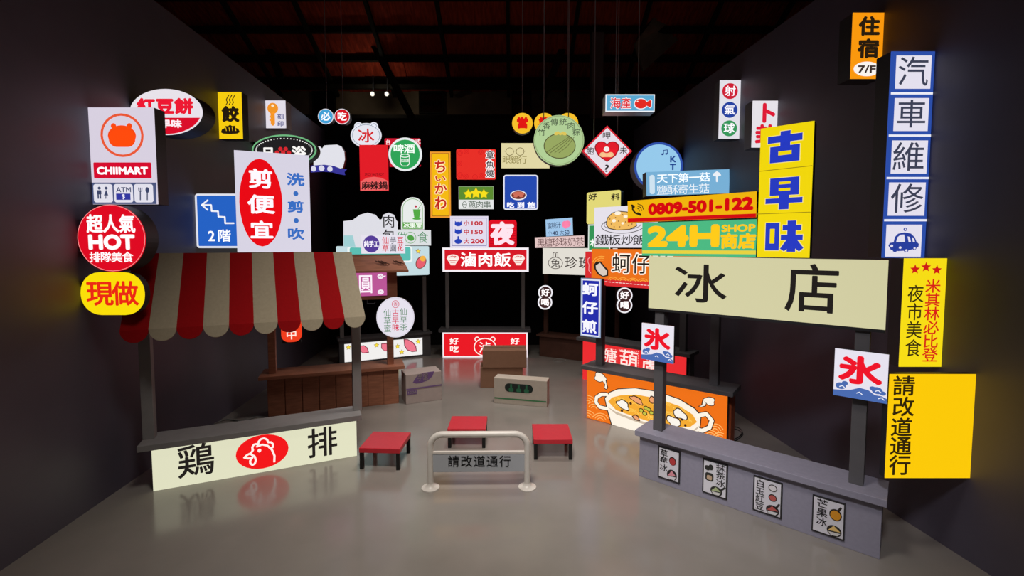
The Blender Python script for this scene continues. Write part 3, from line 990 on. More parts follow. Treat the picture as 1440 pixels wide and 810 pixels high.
for px, py in ((481, 478), (597, 468)):
    x = F_.loc(px, py, .14)[0]
    F_.box('post', GREYP, x - .04, .10, .545, x + .04, .18, 1.80)
b = sign('shop_sign', 'pale blue shop sign with sweet potato and teal tray over the back left stall', (473, 346.5, 604, 345.8, 603, 386.6, 473, 390), (196, 220, 226), plane=F_.plane(.06), T=.12, rad=2)
b.draw('picture', (236, 244, 244), [('r', 490, 345.9, 581, 369.5, 4)])
b.draw('picture', (92, 190, 178), [('r', 493, 347.5, 578.5, 367, 3)], 'teal tray')
b.draw('picture', (110, 60, 40), [('e', 592, 369, 7, 9.6, -.5), ('star', 588, 353.4, 4, .5)])
b.draw('picture', (232, 96, 112), [('e', 592, 369, 6, 8.6, -.5)])
b.draw('picture', (244, 180, 70), [('e', 594.6, 363.5, 4, 4)])
b.draw('picture', (250, 220, 70), [('star', 588, 353.4, 3, .5)])
b = sign('lightbox_sign', 'white lightbox with green leaf circle and thin green character under the arched sign', (540, 323, 606, 323, 606, 345.2, 540, 345.2), (220, 224, 226), plane=F_.plane(.05), T=.12)
b.draw('emblem', (80, 160, 70), [('o', 577.4, 334.3, 7.6, 7.8, .7), ('e', 577.6, 334.6, 5, 4, -.4)], 'green leaf in a ring')
b.draw('lettering', (74, 140, 96), [('t', '食', 588, 326.6, 601, 341.8, 0), ('t', '甜', 558, 327, 570, 341, 0)])
b = sign('arched_sign', 'white arched lightbox with green drink glass and green name band', (564.1, 277.3, 596.6, 322.6), (232, 236, 234), plane=F_.plane(.05), T=.1,
         pts=[[(564.1, 322.6), (596.6, 322.6)] + [(580.35 + 16.25 * cos(a), 293.5 - 16.2 * sin(a)) for a in [pi * t / 14 for t in range(15)]]])
b.draw('border', (110, 170, 90), [('s', [(566.4, 321.6), (594.4, 321.6)] + [(580.35 + 13.9 * cos(a), 293.5 - 13.9 * sin(a)) for a in [pi * t / 14 for t in range(15)]], .7, True)])
b.draw('band', (84, 160, 60), [('r', 566.2, 312.7, 594.4, 321.6)])
b.draw('lettering', (236, 244, 232), [('t', '冰果室', 567.4, 313.4, 593.4, 321, .03)])
b.draw('picture', (84, 170, 70), [('p', [(580.6, 294.4), (591.4, 294.4), (589.6, 307), (582.6, 307)]), ('e', 586, 307.6, 6, 1.5), ('s', [(588, 294), (591.4, 288.6)], .8)], 'green drink glass')
b.draw('picture', (190, 60, 80), [('e', 584.6, 290.4, 1.6, 1.6)])
b = sign('lightbox_sign', 'white cut-out board with one thin black meat character, left of the arched sign', (483, 311, 559.5, 350), (222, 222, 230), plane=F_.plane(-.02), T=.06,
         pts=[[(483, 311), (496, 309.5), (506, 302), (517, 299), (528, 302), (534, 309), (537, 308), (539, 302), (546, 299), (554, 302), (557, 309.5), (559.5, 312), (559.5, 350), (483, 347.5)]])
b.draw('band', (160, 208, 212), [('p', [(483.4, 331), (496, 331), (500, 347), (483.4, 346.8)])])
b.draw('lettering', (44, 42, 44), [('t', '肉', 538.7, 303, 554.4, 320, .006), ('t', '包', 538.7, 323.5, 554.4, 339.5, .006)])

# ---- herb jelly stall (brown wood), left
G_ = Stall('wooden_stall', 'brown wooden herb jelly stall with little roof behind the striped awning stall', ground(377, 585.7), ground(561, 566.4))
LN = G_.len
hG = .56
G_.box('counter', BROWN, 0, 0, 0, LN, .34, hG)
npl = 8
for i in range(npl):
    w_ = LN / npl
    MB().box(i * w_ + .006, -.018, 0, (i + 1) * w_ - .006, -.0005, hG - .004, .004).build('front_board', BROWN, G_.root)
G_.box('counter_top', BROWN, -.10, -.09, hG, LN + .09, .40, hG + .05)
for px, py in ((384, 530), (549, 508)):
    x = G_.loc(px, py, .12)[0]
    G_.box('post', BROWN, x - .05, .07, hG + .05, x + .05, .17, 2.2)
xr = G_.loc(549, 440, .12)[0] + .10
# roof: front slope and back slope
def slab(y0, z0, y1, z1, x0, x1, sk=0.0, th=.03):
    mb = MB()
    bm = mb.bm
    p = [(x0, y0, z0), (x1, y0, z0), (x1 - sk, y1, z1), (x0 + sk, y1, z1)]
    a = [bm.verts.new(q_) for q_ in p]
    c = [bm.verts.new((q_[0], q_[1], q_[2] - th)) for q_ in p]
    bm.faces.new(a)
    bm.faces.new(c[::-1])
    for i in range(4):
        bm.faces.new((a[i], a[(i + 1) % 4], c[(i + 1) % 4], c[i]))
    return mb
slab(-.20, 2.12, .14, 2.36, -.15, xr + .16, .10).build('roof_slope', BROWN, G_.root)
slab(.50, 2.08, .14, 2.34, -.15, xr + .14, .10).build('roof_slope', BROWN, G_.root)
gm = MB()
for x in (xr - .22, xr - .18, xr - .14, xr + .04, xr + .08):
    gm.bar((x - .10, -.06, 2.262), (x + .02, -.12, 2.214), .012, .012)
gm.build('roof_groove', DBROWN, G_.root)
G_.box('sign_frame', BROWN, -.06, .02, 1.66, xr, .16, 2.12)
b = sign('lightbox_sign', 'pink lightbox with white boxed character under the brown roof', (450, 384.5, 544, 383.3, 544, 415.4, 450, 418.5), (186, 86, 150), plane=G_.plane(.0), T=.018)
b.draw('lettering', (244, 232, 242), [('t', '圓', 505, 387, 523.4, 412.6, .012), ('t', '芋', 480, 387, 499, 413, .012)])
b.draw('emblem', (244, 232, 242), [('e', 535, 388.6, 4.4, 3.6), ('s', [(538, 389), (542, 388)], 1.2), ('e', 535.4, 410.6, 4.4, 3.4)])
b.draw('emblem', (186, 86, 150), [('s', [(532.6, 389), (535, 387.4), (537.4, 389)], .6), ('s', [(533, 411), (535, 409.4), (537.6, 411)], .6)])
b = sign('lightbox_sign', 'white lightbox with purple disc and red letters, standing on the brown stall roof', (507.8, 330.2, 569.8, 330.8, 569.8, 355.4, 507.8, 357.8), (228, 224, 236), plane=G_.plane(.10), T=.12)
b.draw('emblem', (84, 60, 150), [('e', 522.2, 343.2, 11.4, 12)], 'purple disc')
b.draw('lettering', (240, 236, 246), [('t', '純手工', 511.8, 339, 532.8, 347.4, .03)])
b.draw('lettering', (206, 40, 60), [('t', '仙草', 537.6, 333, 546.4, 354.4, .006), ('t', '豆花', 558.8, 332.6, 567, 353.4, .006)], 'red letters')
b.draw('lettering', (90, 90, 104), [('t', '芋圓', 548.4, 333, 556.8, 354, .006)], 'grey letters')
b = sign('round_sign', 'white round lightbox with herb jelly letters on the right post of the wooden stall', (529.3, 417.8, 582.7, 474.6), (226, 222, 234), plane=(G_.L - G_.B * .03 + Vector((0, 0, 0)), Vector((1, .12, 0))), T=.07, shape='ellipse')
b.draw('border', (206, 200, 216), [('in', .8)])
b.draw('face', (226, 222, 234), [('in', 1.4)])
b.draw('lettering', (80, 130, 96), [('t', '仙草蜜', 540.2, 434.5, 549.4, 467.5, 0), ('t', '仙草茶', 563, 433, 572.2, 465, 0)], 'green letters')
b.draw('lettering', (206, 40, 76), [('t', '古早味', 551.8, 435, 560.8, 465.6, .006), ('t', '香', 553.8, 424.6, 558.8, 430.4, 0), ('o', 556.3, 427.6, 4.8, 5, .7)], 'red letters')
# open-for-business lantern box in that stall
b = sign('hanging_sign', 'small red-orange lit hanging sign peeking below the striped awning', (395, 431, 424, 481), (240, 62, 30), plane=G_.plane(.10), T=.10, rad=10, cat='sign')
b.draw('lettering', (252, 226, 214), [('t', '営業中', 402.5, 434, 416.5, 478, .02)])
MB().box(-.12, .02, b.H - .01, .12, .08, b.H + .02).box(-.01, .04, b.H, .01, .06, 1.657 - b.M.translation.z).build('hanger', CHARCOAL, b.holder)
MB().box(-.13, .02, -.02, .13, .08, .02).build('base_rail', CHARCOAL, b.holder)
# small bracket under the sign frame
xb = G_.loc(521, 422, 0)[0]
br = empty('wall_hook', 'small grey metal hook under the pink sign of the wooden stall', 'hook', Matrix.Translation(G_.M @ Vector((xb, .06, 1.655))))
MB().tube([(-.05, 0, 0), (-.05, 0, -.06), (.07, 0, -.06), (.07, 0, -.035)], .008, 6).build('hook', GREY_CASE, br)

# ---- pearl milk tea stall, back right
H_ = Stall('wooden_stall', 'dark brown milk tea stall at the back, right of the red rice stall', ground(758.5, 500.6), ground(758.5, 500.6) + Vector((.889, -.458, 0)) * 1.75)
LN = H_.len
H_.box('counter', DBROWN, 0, 0, 0, LN, .32, .46)
H_.box('counter_top', DBROWN, -.05, -.06, .46, LN + .05, .36, .51)
for px in (768, 868):
    x = H_.loc(px, 468, .12)[0]
    H_.box('post', DBROWN, x - .045, .08, .51, x + .045, .16, 1.857)
b = sign('shop_sign', 'cream lightbox shop sign with rabbit emblem at the back, right of the red rice sign', (763.3, 348.9, 868, 348.9, 868, 390, 763.3, 383.5), (226, 222, 212), plane=H_.plane(.05), T=.12)
b.draw('emblem', (60, 44, 40), [('o', 781.1, 369.8, 10, 8, .9), ('s', [(777.6, 362.4), (778, 355.8), (779.4, 354.6), (780.6, 356), (780.8, 361.8)], .9), ('s', [(781.6, 361.8), (781.8, 356), (783, 354.6), (784.4, 355.8), (784.4, 362.4)], .9)], 'rabbit outline')
b.draw('lettering', (50, 40, 38), [('t', '兔', 775.6, 364.4, 786.8, 375.6, .006), ('t', '珍', 795.4, 361.9, 810.4, 377.4, .006), ('t', '珠', 814.6, 361.9, 829.8, 378, .006)])
b = sign('lightbox_sign', 'long pale pink lightbox with thin letters on the rabbit shop sign', (752.5, 333.9, 821.7, 331, 821.3, 346.6, 752.2, 348.6), (226, 196, 194), plane=H_.plane(.06), T=.1, roll=True)
b.draw('lettering', (110, 80, 80), [('t', '黑糖珍珠奶茶', 754.6, 335, 820.4, 346.4, 0)])
b = sign('lightbox_sign', 'small light blue lightbox with a pink peach, standing on the pale pink sign', (767.6, 308.9, 805.6, 305.7, 805, 330.9, 767.6, 332.6), (160, 198, 234), plane=H_.plane(.06), T=.1, roll=True)
b.draw('lettering', (44, 56, 90), [('t', '蜜桃汁', 769.6, 313, 788.6, 321.4, 0), ('t', '小', 770.4, 324.6, 776, 331, 0), ('t', '40', 777, 325, 784.4, 330.6, .02), ('t', '大', 787.4, 323.6, 793, 330.2, 0), ('t', '50', 794, 323.8, 800.6, 329.8, .02)])
b.draw('picture', (246, 130, 170), [('e', 794.6, 315.4, 4.6, 4.8), ('e', 798, 315, 4.6, 4.8), ('p', [(791, 317.6), (801.4, 317), (795.4, 322)])], 'pink peach')
bub1 = bubble((767, 411.3), (766.4, 425.2), 10.2, 'black and white figure eight sign on the post left of the blue vertical sign', 10.2)
bub2 = bubble((878.4, 415.4), (878.2, 429.3), 11.1, 'black and white figure eight sign hanging right of the blue vertical sign', 8.35)
for b_, zt in ((bub2, 1.86),):
    MB().box(-.012, .02, b_.H * .9, .012, .04, zt - b_.M.translation.z).build('hanger', CHARCOAL, b_.holder)
# ================================================================== signs on the left wall
b = sign('blade_sign', 'white convenience shop lightbox with orange head emblem on the left wall', (125.4, 151.1, 217.5, 151.1, 220.5, 287.3, 129, 287.3), (216, 208, 224), wall='L', T=.14)
b.draw('band', (74, 84, 124), [('p', [(128.2, 256.8), (219.9, 256.8), (220.3, 287), (129, 287)])])
b.draw('emblem', (228, 88, 52), [('o', 172, 190.3, 28.6, 29, 3.4)], 'orange ring')
b.draw('emblem', (250, 74, 14), [('e', 172, 191, 19.8, 14.6), ('r', 153.4, 184, 190.8, 206.8, 11), ('e', 160.2, 177.4, 3.8, 4), ('e', 182.6, 177.4, 3.8, 4)], 'orange head with two round ears')
b.draw('nameplate', (214, 12, 46), [('r', 132.6, 228.6, 213.6, 250.8, 1.5)])
b.draw('lettering', (246, 240, 244), [('t', 'CHIIMART', 137, 234.6, 209, 245.8, .065)])
b.draw('pictogram_tile', (226, 224, 236), [('r', 133, 259, 159.6, 284.8, 3.4), ('r', 161.6, 259, 188.2, 284.8, 3.4), ('r', 190, 259, 216.6, 284.8, 3.4)])
b.draw('pictogram', (62, 70, 104), [('e', 141, 264.8, 2.2, 2), ('r', 138, 267.6, 144, 273.6, 1), ('r', 138.6, 273, 140.6, 279.6), ('r', 141.6, 273, 143.6, 279.6), ('e', 150.6, 264.8, 2.2, 2), ('p', [(150.6, 266.6), (153.6, 275), (147.6, 275)]), ('r', 149, 275, 150.2, 279.6), ('r', 151, 275, 152.2, 279.6),
       ('t', 'ATM', 164.6, 263.4, 185.4, 270.4, .02), ('s', [(198.6, 269.5), (198.6, 281)], 1.6), ('s', [(196.2, 264.4), (196.6, 269), (200.6, 269), (201, 264.4)], 1.2), ('s', [(198.6, 264.4), (198.6, 269)], 1.2), ('s', [(208.4, 270), (208.4, 281)], 1.6), ('e', 208.4, 267.4, 2.6, 4)])
b.draw('pictogram', (52, 56, 160), [('r', 165, 272.4, 185, 281.2)])
b.draw('pictogram', (226, 224, 236), [('t', '$', 173, 273.2, 177.4, 280.6, .02)])

b = sign('blade_sign', 'white and red oval lightbox on the left wall behind the convenience shop sign', (182.6, 125, 284.6, 189.8), (232, 226, 234), wall='L', T=.22, shape='ellipse')
u, v, rx, ry = b.C(233.6, 157.4, 51, 32.4)
b.draw('band', (218, 14, 42), [('p', [(233.6 + 49.6 * cos(a), 157.4 - 31.2 * sin(a)) for a in [pi + .265 + (pi - .53) * t / 24 for t in range(25)]])], 'red lower part')
b.draw('lettering', (224, 24, 50), [('t', '紅豆餅', 192.4, 138.8, 272, 161.2, .06)], 'bold red letters')
b.draw('lettering', (240, 226, 232), [('t', '古早味', 210.6, 168.6, 256, 180.2, .05)])

b = sign('blade_sign', 'yellow upright lightbox with a black dumpling high on the left wall', (307.3, 129.3, 340.4, 129.5, 340.2, 195, 307.3, 195.4), (246, 204, 16), wall='L', T=.16)
b.draw('picture', (44, 34, 16), [('s', [(319.6 + d, 147.5), (321.6 + d, 144), (319.8 + d, 140.4), (321.8 + d, 136.6), (323.6 + d, 133.6)], 1.3) for d in (-1.6, 2.6, 6.8)], 'steam')
b.draw('lettering', (36, 26, 14), [('t', '餃', 313, 150, 335.6, 172.2, .06)])
b.draw('picture', (36, 26, 14), [('p', [(310.8, 186), (312.6, 181.6), (316, 180.4), (317.6, 177.2), (321, 177.6), (323.6, 175.2), (326.6, 177.4), (330, 176.8), (331.8, 180), (335.4, 181.2), (337.6, 185.8), (334, 188), (324, 188.6), (314, 188)])], 'dumpling')
b.draw('picture', (246, 204, 16), [('s', [(317.8 + d, 179.6), (318.6 + d, 184)], .8) for d in (0, 4.6, 9, 13.4)])

b = sign('blade_sign', 'small white lightbox with an orange key high on the left wall', (373.7, 141.1, 401.9, 141.5, 401.5, 180.4, 373.7, 180), (228, 222, 232), wall='L', T=.2, case=PALE_CASE)
b.draw('picture', (242, 150, 40), [('e', 383.6, 152.4, 7.6, 7.8), ('r', 380.6, 158, 386.6, 174), ('p', [(380.6, 174), (386.6, 174), (385, 176.8), (383, 176.8)]), ('e', 380.6, 164, 1.8, 1.2), ('e', 380.6, 169, 1.8, 1.2)], 'orange key')
b.draw('picture', (248, 232, 206), [('e', 383.6, 148.8, 2, 1.9)])
b.draw('lettering', (50, 56, 130), [('t', '刻', 390.6, 160.6, 398.8, 168, .02), ('t', '印', 390.6, 170.6, 398.8, 178, .02)])

b = sign('blade_sign', 'dark oval lightbox with green rim and white bulb dots behind the haircut sign', (354.2, 189.2, 445, 233), (112, 182, 128), wall='L', T=.16, shape='ellipse')
b.draw('face', (34, 32, 34), [('in', 2.2)], 'dark inner oval')
b.draw('dot_pattern', (240, 240, 236), [('e', 399.6 + 39.4 * cos(2 * pi * t / 52), 211.2 - 16.4 * sin(2 * pi * t / 52), .85, .85) for t in range(52)])
b.draw('lettering', (236, 234, 232), [('t', '日', 369, 207, 385.6, 224, .05), ('t', '浴', 411, 206, 430, 224, .05)])
b.draw('emblem', (214, 40, 48), [('e', 394.6, 209.6, 3, 2.8), ('e', 402, 209.6, 3, 2.8), ('e', 390, 214.6, 3.2, 2.8), ('e', 398.4, 214.4, 3, 2.8), ('e', 406.4, 214.6, 3.2, 2.8)], 'red dots')

b = sign('blade_sign', 'white cut-out lightbox with dark blue ribbon at the far end of the left wall', (441, 204, 489, 246), (226, 226, 234), z=10.2, T=.1,
         pts=[[(441, 206), (450, 206), (453, 209), (456, 204.5), (462, 204), (474, 203.4), (480, 206), (484, 213), (485, 224), (482, 236), (474, 238), (441, 236)]])
b.draw('ribbon', (56, 54, 150), [('p', [(437, 233), (456, 231.6), (470, 233.5), (480, 237.6), (488, 238), (484.5, 242), (485.6, 246.4), (477, 245), (468, 242.4), (455, 241.4), (437, 242.6)])], 'dark blue ribbon')
b.draw('emblem', (220, 220, 236), [('e', 441, 237.4, 3.6, 3.8), ('e', 452.4, 236.6, 4, 4), ('e', 464, 237.6, 3.8, 3.8)], 'white discs')
MB().box(-.35, .03, .2, -.15, .07, .3).build('wall_bracket', CHARCOAL, b.holder)

b = sign('blade_sign', 'blue square staircase direction lightbox on the left wall beside the haircut sign', (274.8, 272.1, 341, 272.6, 342, 349, 275.8, 348.7), (224, 226, 236), wall='L', T=.12, rad=4)
b.draw('face', (38, 98, 196), [('in', 2.8)], 'blue field')
k = lambda x, y: (260 + x / 5.0625, 200 + y / 5.0625)
b.draw('pictogram', (238, 240, 246), [('s', [k(*p) for p in ((122, 447), (188, 447), (192, 490), (237, 492), (240, 530), (285, 533), (288, 577), (348, 577))], 2.3), ('s', [k(*p) for p in ((163, 413), (122, 447), (163, 482))], 2.3)], 'white stair arrow')
b.draw('lettering', (238, 240, 246), [('t', '2', 293, 324.6, 302.4, 339.2, .03), ('t', '階', 307, 323.4, 324, 340, .02)])

b = sign('blade_sign', 'large round red lightbox with white HOT letters on the left wall', (108.8, 287.6, 204.6, 382), (222, 10, 34), wall='L', T=.16, shape='ellipse')
b.draw('border', (246, 160, 160), [('o', 156.7, 334.8, 47.2, 46.4, .7)])
b.draw('lettering', (250, 238, 240), [('t', '超人氣', 122, 302.6, 190.4, 327.6, .03), ('t', 'HOT', 124.6, 329.4, 190, 351.6, .07), ('t', '排隊美食', 126.4, 354.8, 187.6, 368.8, .02)])
b = sign('blade_sign', 'yellow pill-shaped lightbox with red letters under the red HOT disc', (113.4, 382.8, 203, 443), (250, 222, 10), wall='L', T=.07, rad=28)
b.draw('lettering', (222, 40, 20), [('t', '現', 123.4, 396.6, 157.6, 430, .025), ('t', '做', 159.4, 396.6, 193, 430, .025)])

# ================================================================== signs on the right wall
b = sign('blade_sign', 'orange upright lodging lightbox highest on the right wall', (1200.7, 17.8, 1245.1, 17.8, 1237.8, 110.7, 1195, 110.7), (250, 152, 14), wall='R', T=.18)
b.draw('lettering', (40, 28, 14), [('t', '住', 1208.6, 24, 1236, 50.6, .05), ('t', '宿', 1207, 55.4, 1235.4, 82.2, .05)])
b.draw('emblem', (250, 244, 238), [('e', 1218.6, 97.1, 18.6, 10.3)], 'white oval')
b.draw('lettering', (60, 46, 40), [('t', '7/F', 1206, 92, 1231, 103, .05)])

b = sign('blade_sign', 'tall white and blue car repair lightbox of five tiles on the right wall', (1254.9, 72.2, 1314.4, 72.2, 1300.6, 362, 1238.9, 363), (44, 78, 168), wall='R', T=.16)
rows = ((1259.4, 78.2, 1309, 125), (1257, 138, 1305.4, 184.4), (1253.2, 197.6, 1303.7, 244.3), (1249, 256.7, 1300.6, 303.4), (1245.4, 316, 1295.6, 361))
b.draw('tile', (228, 224, 238), [('r', *r) for r in rows])
b.draw('border', (236, 236, 246), [('r', 1252.4, 129.8, 1311.4, 133), ('r', 1249.4, 189.3, 1308.6, 192.3), ('r', 1246.4, 249, 1305.6, 252), ('r', 1243, 308.2, 1302.6, 311.2)])
b.draw('lettering', (60, 64, 84), [('t', '汽', 1264.6, 82, 1302.4, 121, .004), ('t', '車', 1262.4, 142.4, 1299.4, 179.6, .004), ('t', '維', 1257, 202, 1297, 240.4, .004), ('t', '修', 1255, 260.4, 1295, 299.4, .004)])
k = lambda x, y: (1200 + x / 3.857, 160 + y / 3.857)
KK = lambda *pp: [k(*p) for p in pp]
b.draw('picture', (40, 62, 156), [('p', KK((187, 715), (195, 700), (215, 697), (222, 668), (240, 650), (275, 643), (310, 650), (330, 670), (340, 695), (352, 705), (350, 722), (330, 732), (290, 742), (240, 745), (200, 738))), ('e', *k(278, 627), 2.4, 2.4), ('e', *k(283, 740), 3.2, 3), ('e', *k(328, 728), 2.8, 2.8), ('e', *k(222, 742), 3, 2)], 'blue car')
b.draw('picture', (228, 224, 238), [('p', KK((228, 697), (235, 670), (252, 656), (272, 655), (276, 695))), ('p', KK((290, 665), (302, 668), (308, 695), (296, 697))), ('p', KK((314, 668), (324, 678), (330, 694), (318, 695))), ('e', *k(278, 627), 1.2, 1.2), ('e', *k(283, 741), 1.7, 1.6), ('e', *k(328, 729), 1.5, 1.5), ('e', *k(204, 717), 2, 2), ('e', *k(250, 726), 1.8, 1.8)])

b = sign('blade_sign', 'yellow upright lightbox with three red stars and letters on the right wall', (1271.7, 363.6, 1331.7, 362.8, 1324, 516.6, 1264.5, 515), (246, 220, 22), wall='R', T=.13)
b.draw('emblem', (206, 26, 24), [('star', 1286.6, 378.8, 7.4), ('star', 1302, 375.6, 7.4), ('star', 1317.2, 379.6, 7.4)], 'red stars')
col = [('t', c, 1312 - 10 - i * .9, 393.4 + i * 19.4, 1312 + 9.4 - i * .9, 411.8 + i * 19.4, .012) for i, c in enumerate('米其林必比登')]
b.draw('lettering', (206, 30, 24), col, 'red letters')
b.draw('lettering', (54, 44, 14), [('t', c, 1277 - i * 1.2, 402 + i * 25.4, 1297 - i * 1.2, 425 + i * 25.4, .006) for i, c in enumerate('夜市美食')])
b = sign('blade_sign', 'large yellow detour lightbox with black vertical letters lowest on the right wall', (1252.8, 526.4, 1371.5, 526.2, 1365.2, 673, 1243.6, 671.4), (250, 200, 8), wall='R', T=.06)
b.draw('lettering', (48, 36, 10), [('t', '請', 1257, 529.6, 1285, 556.4, .02), ('t', '改', 1256, 559, 1284, 585.6, .02), ('t', '道', 1254, 588.4, 1281, 614, .02), ('t', '通', 1252.6, 614.8, 1280, 640, .02), ('t', '行', 1251.6, 641, 1279, 668, .02)])

b = sign('blade_sign', 'white upright lightbox with red, blue and green discs on the right wall', (1012.7, 112.7, 1041.6, 112.7, 1039.8, 195, 1010.2, 195), (226, 224, 232), wall='R', T=.18, case=GREY_CASE)
b.draw('emblem', (206, 30, 54), [('e', 1026.6, 128.2, 11, 11.2)], 'red disc')
b.draw('emblem', (38, 66, 160), [('e', 1026, 154.6, 11, 11.2)], 'blue disc')
b.draw('emblem', (54, 150, 90), [('e', 1025.2, 180.6, 11, 11.2)], 'green disc')
b.draw('lettering', (242, 240, 246), [('t', '射', 1019.6, 121.4, 1033.6, 135, .015), ('t', '氣', 1019, 147.8, 1033, 161.4, .015), ('t', '球', 1018.2, 173.8, 1032.2, 187.4, .015)])
b = sign('blade_sign', 'white lightbox with red fortune-telling letters half hidden behind the tall yellow sign', (1058.9, 141.6, 1094.3, 141.6, 1091.6, 207.5, 1056.6, 207.5), (230, 226, 232), wall='R', T=.2, case=GREY_CASE)
b.draw('lettering', (212, 26, 54), [('t', '卜', 1064, 146, 1091, 173, .06), ('t', '卦', 1063, 176, 1091, 203, .05)])

b = sign('round_sign', 'light blue round lightbox with dark blue rim behind the mushroom sign', (891.8, 199.8, 960.4, 267.6), (46, 78, 166), wall='R', T=.3, shape='ellipse', case=PALE_CASE)
b.draw('face', (150, 202, 236), [('in', 3.2)], 'light blue disc')
b.draw('emblem', (36, 62, 132), [('e', 931.6, 217, 1.7, 1.3), ('e', 937, 216.4, 1.7, 1.3), ('s', [(933, 217), (933, 211.6), (938.4, 210.8), (938.4, 216.2)], 1)], 'music note')
b.draw('lettering', (36, 70, 140), [('t', 'K', 942.2, 219.2, 950.8, 228.4, .05), ('t', 'T', 941.8, 230.4, 950.2, 239.2, .05), ('t', 'V', 941, 241.4, 949.6, 250.4, .05)])
b = sign('lightbox_sign', 'long light blue lightbox with white letters and a mushroom above the telephone strip', (909, 241.4, 1025.7, 238.4, 1025.7, 271.2, 909, 276.3), (120, 176, 214), wall='R', T=.2, roll=True)
b.draw('emblem', (206, 226, 240), [('r', 913.4, 246, 920.8, 273, 3.4)], 'white pill')
b.draw('lettering', (238, 244, 250), [('t', '天下第一菇', 923.6, 244, 998.4, 256.6, .02), ('t', '鹽酥寄生菇', 923.6, 260, 997.4, 273, 0)])
b.draw('picture', (236, 240, 246), [('p', [(1002, 247), (1003.4, 243.6), (1008, 240.8), (1012.4, 243.6), (1014, 246.6), (1010, 248), (1005, 248)]), ('r', 1006.6, 247, 1009.4, 256, 1)], 'white mushroom')

# ================================================================== hanging signs
b = sign('hanging_sign', 'light blue seafood lightbox with a red fish, hanging on two rods', (851.7, 132.6, 920.9, 132.6, 920.4, 157, 851.5, 157.3), (236, 240, 246), z=7.0, T=.22, rods=(868, 900), case=PALE_CASE, cat='sign')
b.draw('face', (92, 168, 208), [('in', 1.5)], 'blue field')
b.draw('lettering', (240, 226, 230), [('t', '海產', 857.6, 137.4, 888, 153.6, .05)])
b.draw('picture', (236, 240, 246), [('e', 901, 146, 9.8, 8), ('p', [(908, 144), (914.4, 139.6), (917, 141.6), (916.4, 150.6), (914, 152.4), (907.6, 148)])])
b.draw('lettering', (214, 34, 44), [('t', '海產', 858.4, 138.4, 887.2, 152.6, .015)], 'red letters')
b.draw('picture', (226, 44, 36), [('e', 901, 146, 8.6, 6.8), ('p', [(907, 145), (914, 140.8), (915.8, 142.4), (915.2, 149.8), (913.6, 151), (907, 148)])], 'red fish')
b.draw('picture', (250, 230, 220), [('e', 896.4, 143, 1.1, 1.1)])
for (cx, ch, lb, wd) in ((734.6, '営', 'left one of three round yellow hanging signs near the roof', 765), (765.7, '業', 'middle one of three round yellow hanging signs, half behind the leaf sign', 0), (798.6, '中', 'right one of three round yellow hanging signs, mostly behind the leaf sign', 0)):
    b = sign('round_sign', lb, (cx - 14.5, 158.8, cx + 14.5, 187.8), (246, 192, 44), z=9.6, T=.16, shape='ellipse', rods=(cx,), group='round yellow hanging signs')
    b.draw('lettering', (214, 24, 20), [('t', ch, cx - 8, 165, cx + 8, 181, .07)])
b = sign('round_sign', 'big round pale green lightbox with rice dumpling letters and leaf wrap', (750.6, 161.8, 821.4, 232.6), (176, 206, 150), z=8.2, T=.16, shape='ellipse', rods=(765, 800), case=mat('pale_green_case', (140, 150, 120), .5))
b.draw('border', (148, 170, 120), [('o', 786, 197.2, 34, 34, 1.2)])
for i, c in enumerate('竹香傳統肉粽'):
    pass
b.draw('lettering', (70, 84, 64), [('t', c, 786 + 27 * sin(a) - 4.8, 198 - 27 * cos(a) - 4.8, 786 + 27 * sin(a) + 4.8, 198 - 27 * cos(a) + 4.8, .004) for c, a in zip('竹香傳統肉粽', (-1.12, -.7, -.24, .22, .68, 1.12))])
b.draw('picture', (84, 84, 50), [('e', 787, 205.4, 22.6, 18)])
b.draw('picture', (150, 166, 96), [('e', 787, 205.4, 21.4, 16.8)], 'green leaf wrap')
b.draw('picture', (100, 104, 60), [('s', [(768 + i, 215), (780 + i, 206), (800 + i * .4, 193)], .8) for i in (0, 6, 12, 18)])
b.draw('picture', (222, 196, 90), [('e', 783, 187.6, 4, 2.4, .4), ('e', 793, 187.8, 4, 2.4, -.4), ('e', 788, 188.6, 2, 1.8)], 'yellow bow')
b = sign('diamond_sign', 'white diamond lightbox with red edge and a red heart', (818.1, 176.6, 889, 248.4), (214, 40, 54), z=8.0, T=.12, shape='diamond', rods=(836, 869), case=mat('red_case', (120, 24, 30), .5))
b.draw('face', (230, 222, 232), [('in', 2.2)], 'white field')
b.draw('picture', (150, 20, 30), [('e', 845.6, 207.4, 9.4, 8.6), ('e', 861.4, 207.4, 9.4, 8.6), ('p', [(836.4, 210), (870.6, 210), (866, 219), (853.6, 228), (841, 219)])])
b.draw('picture', (224, 30, 44), [('e', 845.8, 207.4, 8.2, 7.4), ('e', 861.2, 207.4, 8.2, 7.4), ('p', [(837.8, 209.6), (869.4, 209.6), (865, 218.4), (853.6, 226.6), (842, 218.4)])], 'red heart')
b.draw('picture', (240, 190, 140), [('e', 847.6, 217.6, 4.4, 3.6), ('e', 858.6, 217.6, 4.4, 3.6), ('r', 846, 215.4, 860, 221, 2.6)], 'bun')
b.draw('picture', (246, 238, 234), [('e', 852.8, 210, 4, 3.8)])
b.draw('lettering', (50, 44, 46), [('t', '呷', 847.6, 186.4, 858, 195.6, .006), ('t', '飽', 824.6, 207.6, 834.6, 217.8, .006), ('t', '未', 871.8, 206.8, 881.2, 216.8, .006), ('t', '?', 850.4, 231.6, 856.4, 242, .02)])

